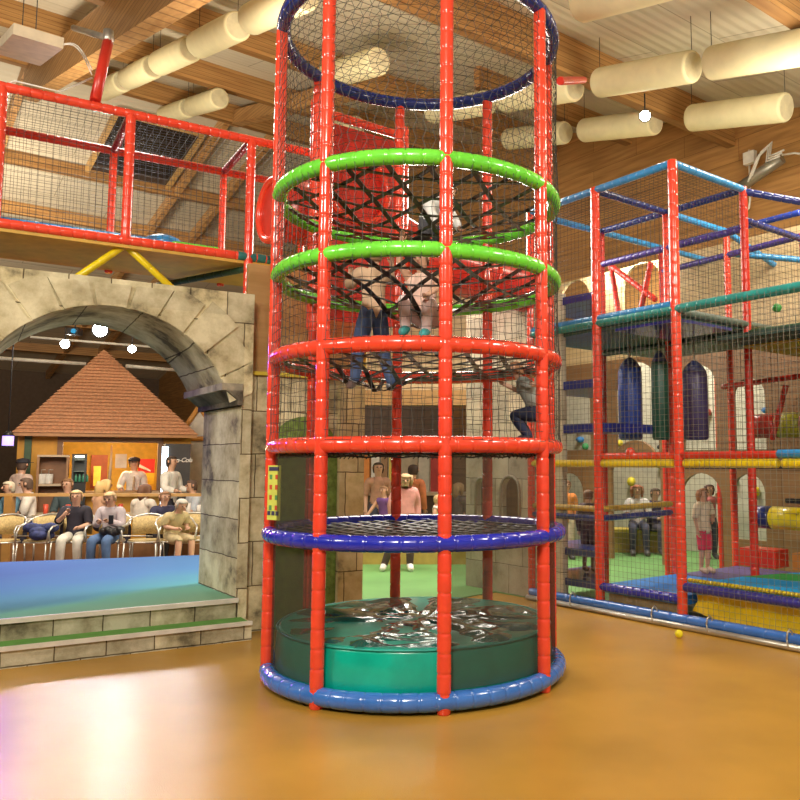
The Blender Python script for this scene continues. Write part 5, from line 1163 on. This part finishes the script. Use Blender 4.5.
# things in and at the hut
def card(name, x0_, y0_, x1_, y1_, Y, mm, label, cat, th=.06):
    a, b = HY(x0_, y1_, Y), HY(x1_, y0_, Y); m = MB(); m.bx(a.x, b.x, Y, Y+th, a.z, b.z); return tag(m.build(name, mm), label, cat)
sh = empty('open_shelf', HP(50, 470, YH-.4), 'open brown wooden shelf with two white dispensers at the hut front', 'shelf')
a, b = HY(35, 500, YH-.4), HY(69, 457, YH-.4); M_SHB = mat('shelf_brown', (.33, .17, .07), .5); m = MB()
m.bx(a.x, a.x+.04, YH-.4, YH-.06, 0, b.z); m.bx(b.x-.04, b.x, YH-.4, YH-.06, 0, b.z); m.build('side_panel', M_SHB, sh)
m = MB(); m.bx(a.x, b.x, YH-.4, YH-.06, b.z, b.z+.04); m.build('top_board', mat('shelf_pale', (.55, .42, .28), .5), sh)
m = MB(); m.bx(a.x+.04, b.x-.04, YH-.1, YH-.07, 0, b.z); m.build('back_board', mat('shelf_dark', (.22, .10, .04), .5), sh)
zs = HY(50, 484, YH-.4).z; m = MB(); m.bx(a.x+.04, b.x-.04, YH-.38, YH-.11, zs-.04, zs); m.build('shelf_board', mat('shelf_pale', (.55, .42, .28), .5), sh)
for x, s_ in ((41, 'left'), (48.5, 'right')):
    q = HP(x, 480, YH-.25); t = empty('dispenser', (q.x, q.y, zs), '%s of the two white pump dispensers on the wooden shelf' % s_, 'dispenser')
    m = MB(); m.lathe([(.065, 0), (.075, .01), (.08, .17), (.07, .19)], (q.x, q.y, zs+.001), 16); m.build('pot', M_WHITE, t)
    m = MB(); m.tube([(q.x, q.y, zs+.18), (q.x, q.y, zs+.27), (q.x+.07, q.y-.02, zs+.27)], .01, 6); m.build('pump', M_STEEL, t)
df = empty('display_fridge', HP(78, 480, YH-.35), 'small lit glass display cabinet standing at the hut window', 'display cabinet')
a, b = HY(70, 498, YH-.35), HY(87, 454, YH-.35); y0_, y1_ = YH-.33, YH-.06; zb_ = HY(78, 482, YH-.35).z
m = MB(); m.bx(a.x, b.x, y0_, y1_, .0, zb_-.02); m.build('cabinet', M_BLACK, df)
m = MB()
for x in (a.x+.02, b.x-.02): m.bx(x-.015, x+.015, y0_, y0_+.03, zb_, b.z)
m.bx(a.x, b.x, y0_, y1_, b.z-.03, b.z); m.bx(a.x, b.x, y1_-.02, y1_, zb_-.02, b.z); m.build('frame', mat('dark_frame', (.05, .06, .06), .4), df)
m = MB(); m.bx(a.x+.05, b.x-.05, y0_+.05, y1_-.05, b.z-.06, b.z-.035); m.build('light_strip', emit('cabinet_light', (1, .92, .75), 8), df)
m = MB()
for k in range(2): m.bx(a.x+.03, b.x-.03, y0_+.03, y1_-.03, zb_+.2+.22*k, zb_+.21+.22*k)
m.build('glass_shelf', mat('greenish_glass', (.3, .38, .33), .2), df)
q = HP(0, 0, 1)
for k in range(4):
    m = MB(); x = a.x+.08+.065*k; m.lathe([(.022, 0), (.025, .01), (.025, .1), (.01, .13), (.01, .15)], (x, YH-.2, zb_+.001), 10)
    tag(m.build('bottle', mat('green_bottle', (.05, .28, .16), .3)), 'small green bottle in the lit glass cabinet', 'bottle', 'green bottles in the glass cabinet')
card('wall_cabinet', 90, 455, 108, 488, YH+HD-.2, mat('brick_red_board', (.50, .13, .05), .5), 'brick red board on the rear wall inside the hut', 'board')
m = MB(); a, b = HY(93, 486, YH+2.2), HY(101, 466, YH+2.2); m.bx(a.x, b.x, YH+2.2, YH+2.24, a.z, b.z); tag(m.build('menu_poster', mat('menu_yellow', (.85, .75, .1), .5)), 'bright yellow menu poster inside the hut', 'poster')
card('paper_dispenser', 115, 454, 127, 468, YH+.6, mat('cream_plastic', (.66, .60, .48), .4), 'cream paper towel box on the inside of the hut', 'dispenser', .12)
m = MB(); a = HY(111, 462, YH+.5); m.tube([(a.x, a.y, 1.98), (a.x, a.y, 1.6), (a.x-.02, a.y, 1.25)], [.04, .07, .09], 10, flat=.4); tag(m.build('hanging_towel', mat('cream_cloth', (.66, .55, .38), .8)), 'cream towel hanging at the hut window', 'towel')
fl = empty('wall_banner', HY(146, 478, YH+1.2), 'red and yellow banner on the right inside the hut', 'banner'); a, b = HY(138, 473, YH+1.2), HY(155, 459, YH+1.2); c = HY(146, 484, YH+1.2).z
m = MB(); m.bx(a.x, b.x, YH+1.2, YH+1.22, a.z, b.z); m.extrude([(a.x, YH+1.195, (a.z+b.z)/2-.03), (b.x-.08, YH+1.195, a.z+.03), (b.x-.08, YH+1.195, a.z+.06), (a.x, YH+1.195, (a.z+b.z)/2+.06)], (0, -.004, 0), 1); m.build('red_panel', [mat('banner_red', (.70, .03, .02), .5), M_WHITE], fl)
m = MB(); m.bx(a.x, b.x, YH+1.2, YH+1.22, c, a.z); m.build('yellow_panel', mat('banner_yellow', (.85, .55, .02), .5), fl)
# black drinks fridge with script lettering
fg = empty('drinks_fridge', HP(176, 480, -.62), 'tall black drinks fridge with white script lettering and a glowing left edge', 'fridge')
a, b = HY(163, 500, -.62), HY(191, 444, -.62); m = MB(); m.bx(a.x, b.x, -.62, -.08, 0.01, b.z); m.build('cabinet', mat('charcoal_side', (.045, .043, .045), .4), fg)
m = MB(); m.bx(a.x-.05, a.x+.06, -.66, -.621, .2, b.z-.06); m.build('light_edge', emit('cool_light', (.7, .88, 1), 6), fg)
tc_ = bpy.data.curves.new('lettering', 'FONT'); tc_.body = 'Coca-Cola'; tc_.size = .20; tc_.shear = .35; tc_.extrude = .002; tc_.space_character = .9; tc_.offset = .003
to = bpy.data.objects.new('lettering', tc_); COL.objects.link(to); dg = bpy.context.evaluated_depsgraph_get(); tm = bpy.data.meshes.new_from_object(to.evaluated_get(dg)); bpy.data.objects.remove(to)
tp = HY(166, 462, -.628); tm.transform(Matrix.Translation(tp-wl(fg)) @ Matrix.Scale(.62, 4) @ Matrix.Rotation(pi/2, 4, 'X')); tm.materials.clear(); tm.materials.append(M_WHITE)
to = bpy.data.objects.new('lettering', tm); COL.objects.link(to); to.parent = fg
person('cook in white shirt and beige apron inside the snack hut window', HP(134, 470, .75), .0, 1.76, shirt=(.74, .71, .66), trousers=(.03, .03, .04), hair=(.06, .04, .03), cap=(.08, .05, .04), apron=(.5, .42, .3), over=dict(elL=(-.15, -.01, .63), wrL=(-.13, -.13, .60), haL=(-.13, -.17, .59)))
for o in list(COL.objects):
    if o in BEFORE or o.parent is not None: continue
    o.location = HPIV+HT*o.location.x+HB*o.location.y+Z3*o.location.z; o.rotation_euler.z += HANG
# timber gable house further right
gh = empty('gable_hut', P_(192, 440, 19), 'small white and timber gabled stall behind the pier', 'hut')
Yg = 19.0; g0, g1, gt = at_y(178, 440, Yg), at_y(222, 440, Yg), at_y(200, 408, Yg)
m = MB(); m.extrude([(g0.x, Yg, 0), (g1.x, Yg, 0), (g1.x, Yg, g1.z), (gt.x, Yg, gt.z), (g0.x, Yg, g0.z)], (0, 2, 0)); m.build('wall_body', mat('off_white_render', (.62, .58, .5), .6), gh)
for p_, q_ in ((g0, gt), (gt, g1), (g0, g1)):
    m = MB(); m.tube([p_+Vector((0, -.05, .03)), q_+Vector((0, -.05, .03))], .06, 6); m.build('timber_edge', mat('orange_timber', (.55, .25, .05), .5), gh)
# purple lantern on the left
t = empty('purple_lantern', at_y(8, 440, 14.2), 'glowing purple and blue lantern at the left edge of the hut eaves', 'lantern'); p_ = at_y(8, 440, 14.2)
m = MB(); m.lathe([(.03, -.12), (.09, -.1), (.09, .08), (.02, .14)], p_, 12); m.build('glass', emit('violet_glass', (.35, .25, .9), 2.5), t)
m = MB(); m.tube([p_+Z3*.12, p_+Z3*2.6], .012, 6); m.lathe([(.10, -.125), (.10, -.1)], p_, 12); m.lathe([(.11, .07), (.03, .16)], p_, 12); m.build('frame', M_BLACK, t)
# service counter and signs behind the tower
ctr = empty('service_counter', P_(400, 520, 15.2), 'dark service counter with pale top behind the tower', 'counter')
a, b = P_(352, 520, 15.2), P_(470, 520, 15.2); m = MB(); m.bx(a.x, b.x, 15.2, 15.8, .012, 1.0); m.build('counter_front', mat('dark_counter', (.10, .06, .04), .5), ctr)
m = MB(); m.bx(a.x-.03, b.x+.03, 15.15, 15.83, 1.0, 1.05); m.build('counter_top', mat('pale_counter_top', (.5, .4, .28), .4), ctr)
bw = empty('cafe_back_wall', P_(410, 480, 17.5), 'cafe rear wall with orange, white and yellow panels behind the tower', 'wall panel')
xs_ = [352, 362, 370, 380, 388, 398, 418, 430, 446, 470]; cs = [(.5, .2, .05), (.7, .25, .05), (.75, .72, .65), (.35, .2, .1), (.8, .6, .12), (.45, .36, .25), (.55, .5, .4), (.5, .06, .05), (.38, .12, .08)]
for i in range(9):
    a, b = at_y(xs_[i], 560, 17.5), at_y(xs_[i+1], 446, 17.5); m = MB(); m.bx(a.x, b.x-.01, 17.5, 17.6, .012, 1.95); m.build('panel', mat('back_panel_%s' % 'abcdefghi'[i], cs[i], .6), bw)
a, b = at_y(340, 560, 17.4), at_y(480, 560, 17.4); m = MB(); m.bx(a.x, b.x, 17.4, 17.6, 1.95, 4.4); m.build('upper_panel', mat('dark_upper_board', (.10, .06, .04), .6), bw)
spot('ceiling_spotlight', at_y(396, 460, 16.5), .09, 'round white lamp glowing over the service counter behind the tower', emit('lamp_white', (1, .9, .75), 9), up=1.0)
m = MB()
for k in range(5):
    p_ = P_(364+7*k, 500, 15.35); m.lathe([(.03, 0), (.05, .02), (.06, .1), (.0, .12)], (p_.x, p_.y, 1.052), 10)
m.v = []; m.f = []; m.m = []; m.s = []
for k in range(6):
    p_ = P_(362+8*k, 500, 15.35); m = MB(); m.lathe([(.03, 0), (.05, .02), (.07, .07), (.0, .09)], (p_.x, p_.y, 1.052), 10)
    tag(m.build('bowl', [M_WHITE, mat('red_cup', (.6, .08, .04)), mat('orange_bowl', (.7, .3, .06), .5)][k % 3]), ['white', 'red', 'orange'][k % 3]+' bowl on the service counter behind the tower', 'bowl', ['white', 'red', 'orange'][k % 3]+' bowls on the service counter')
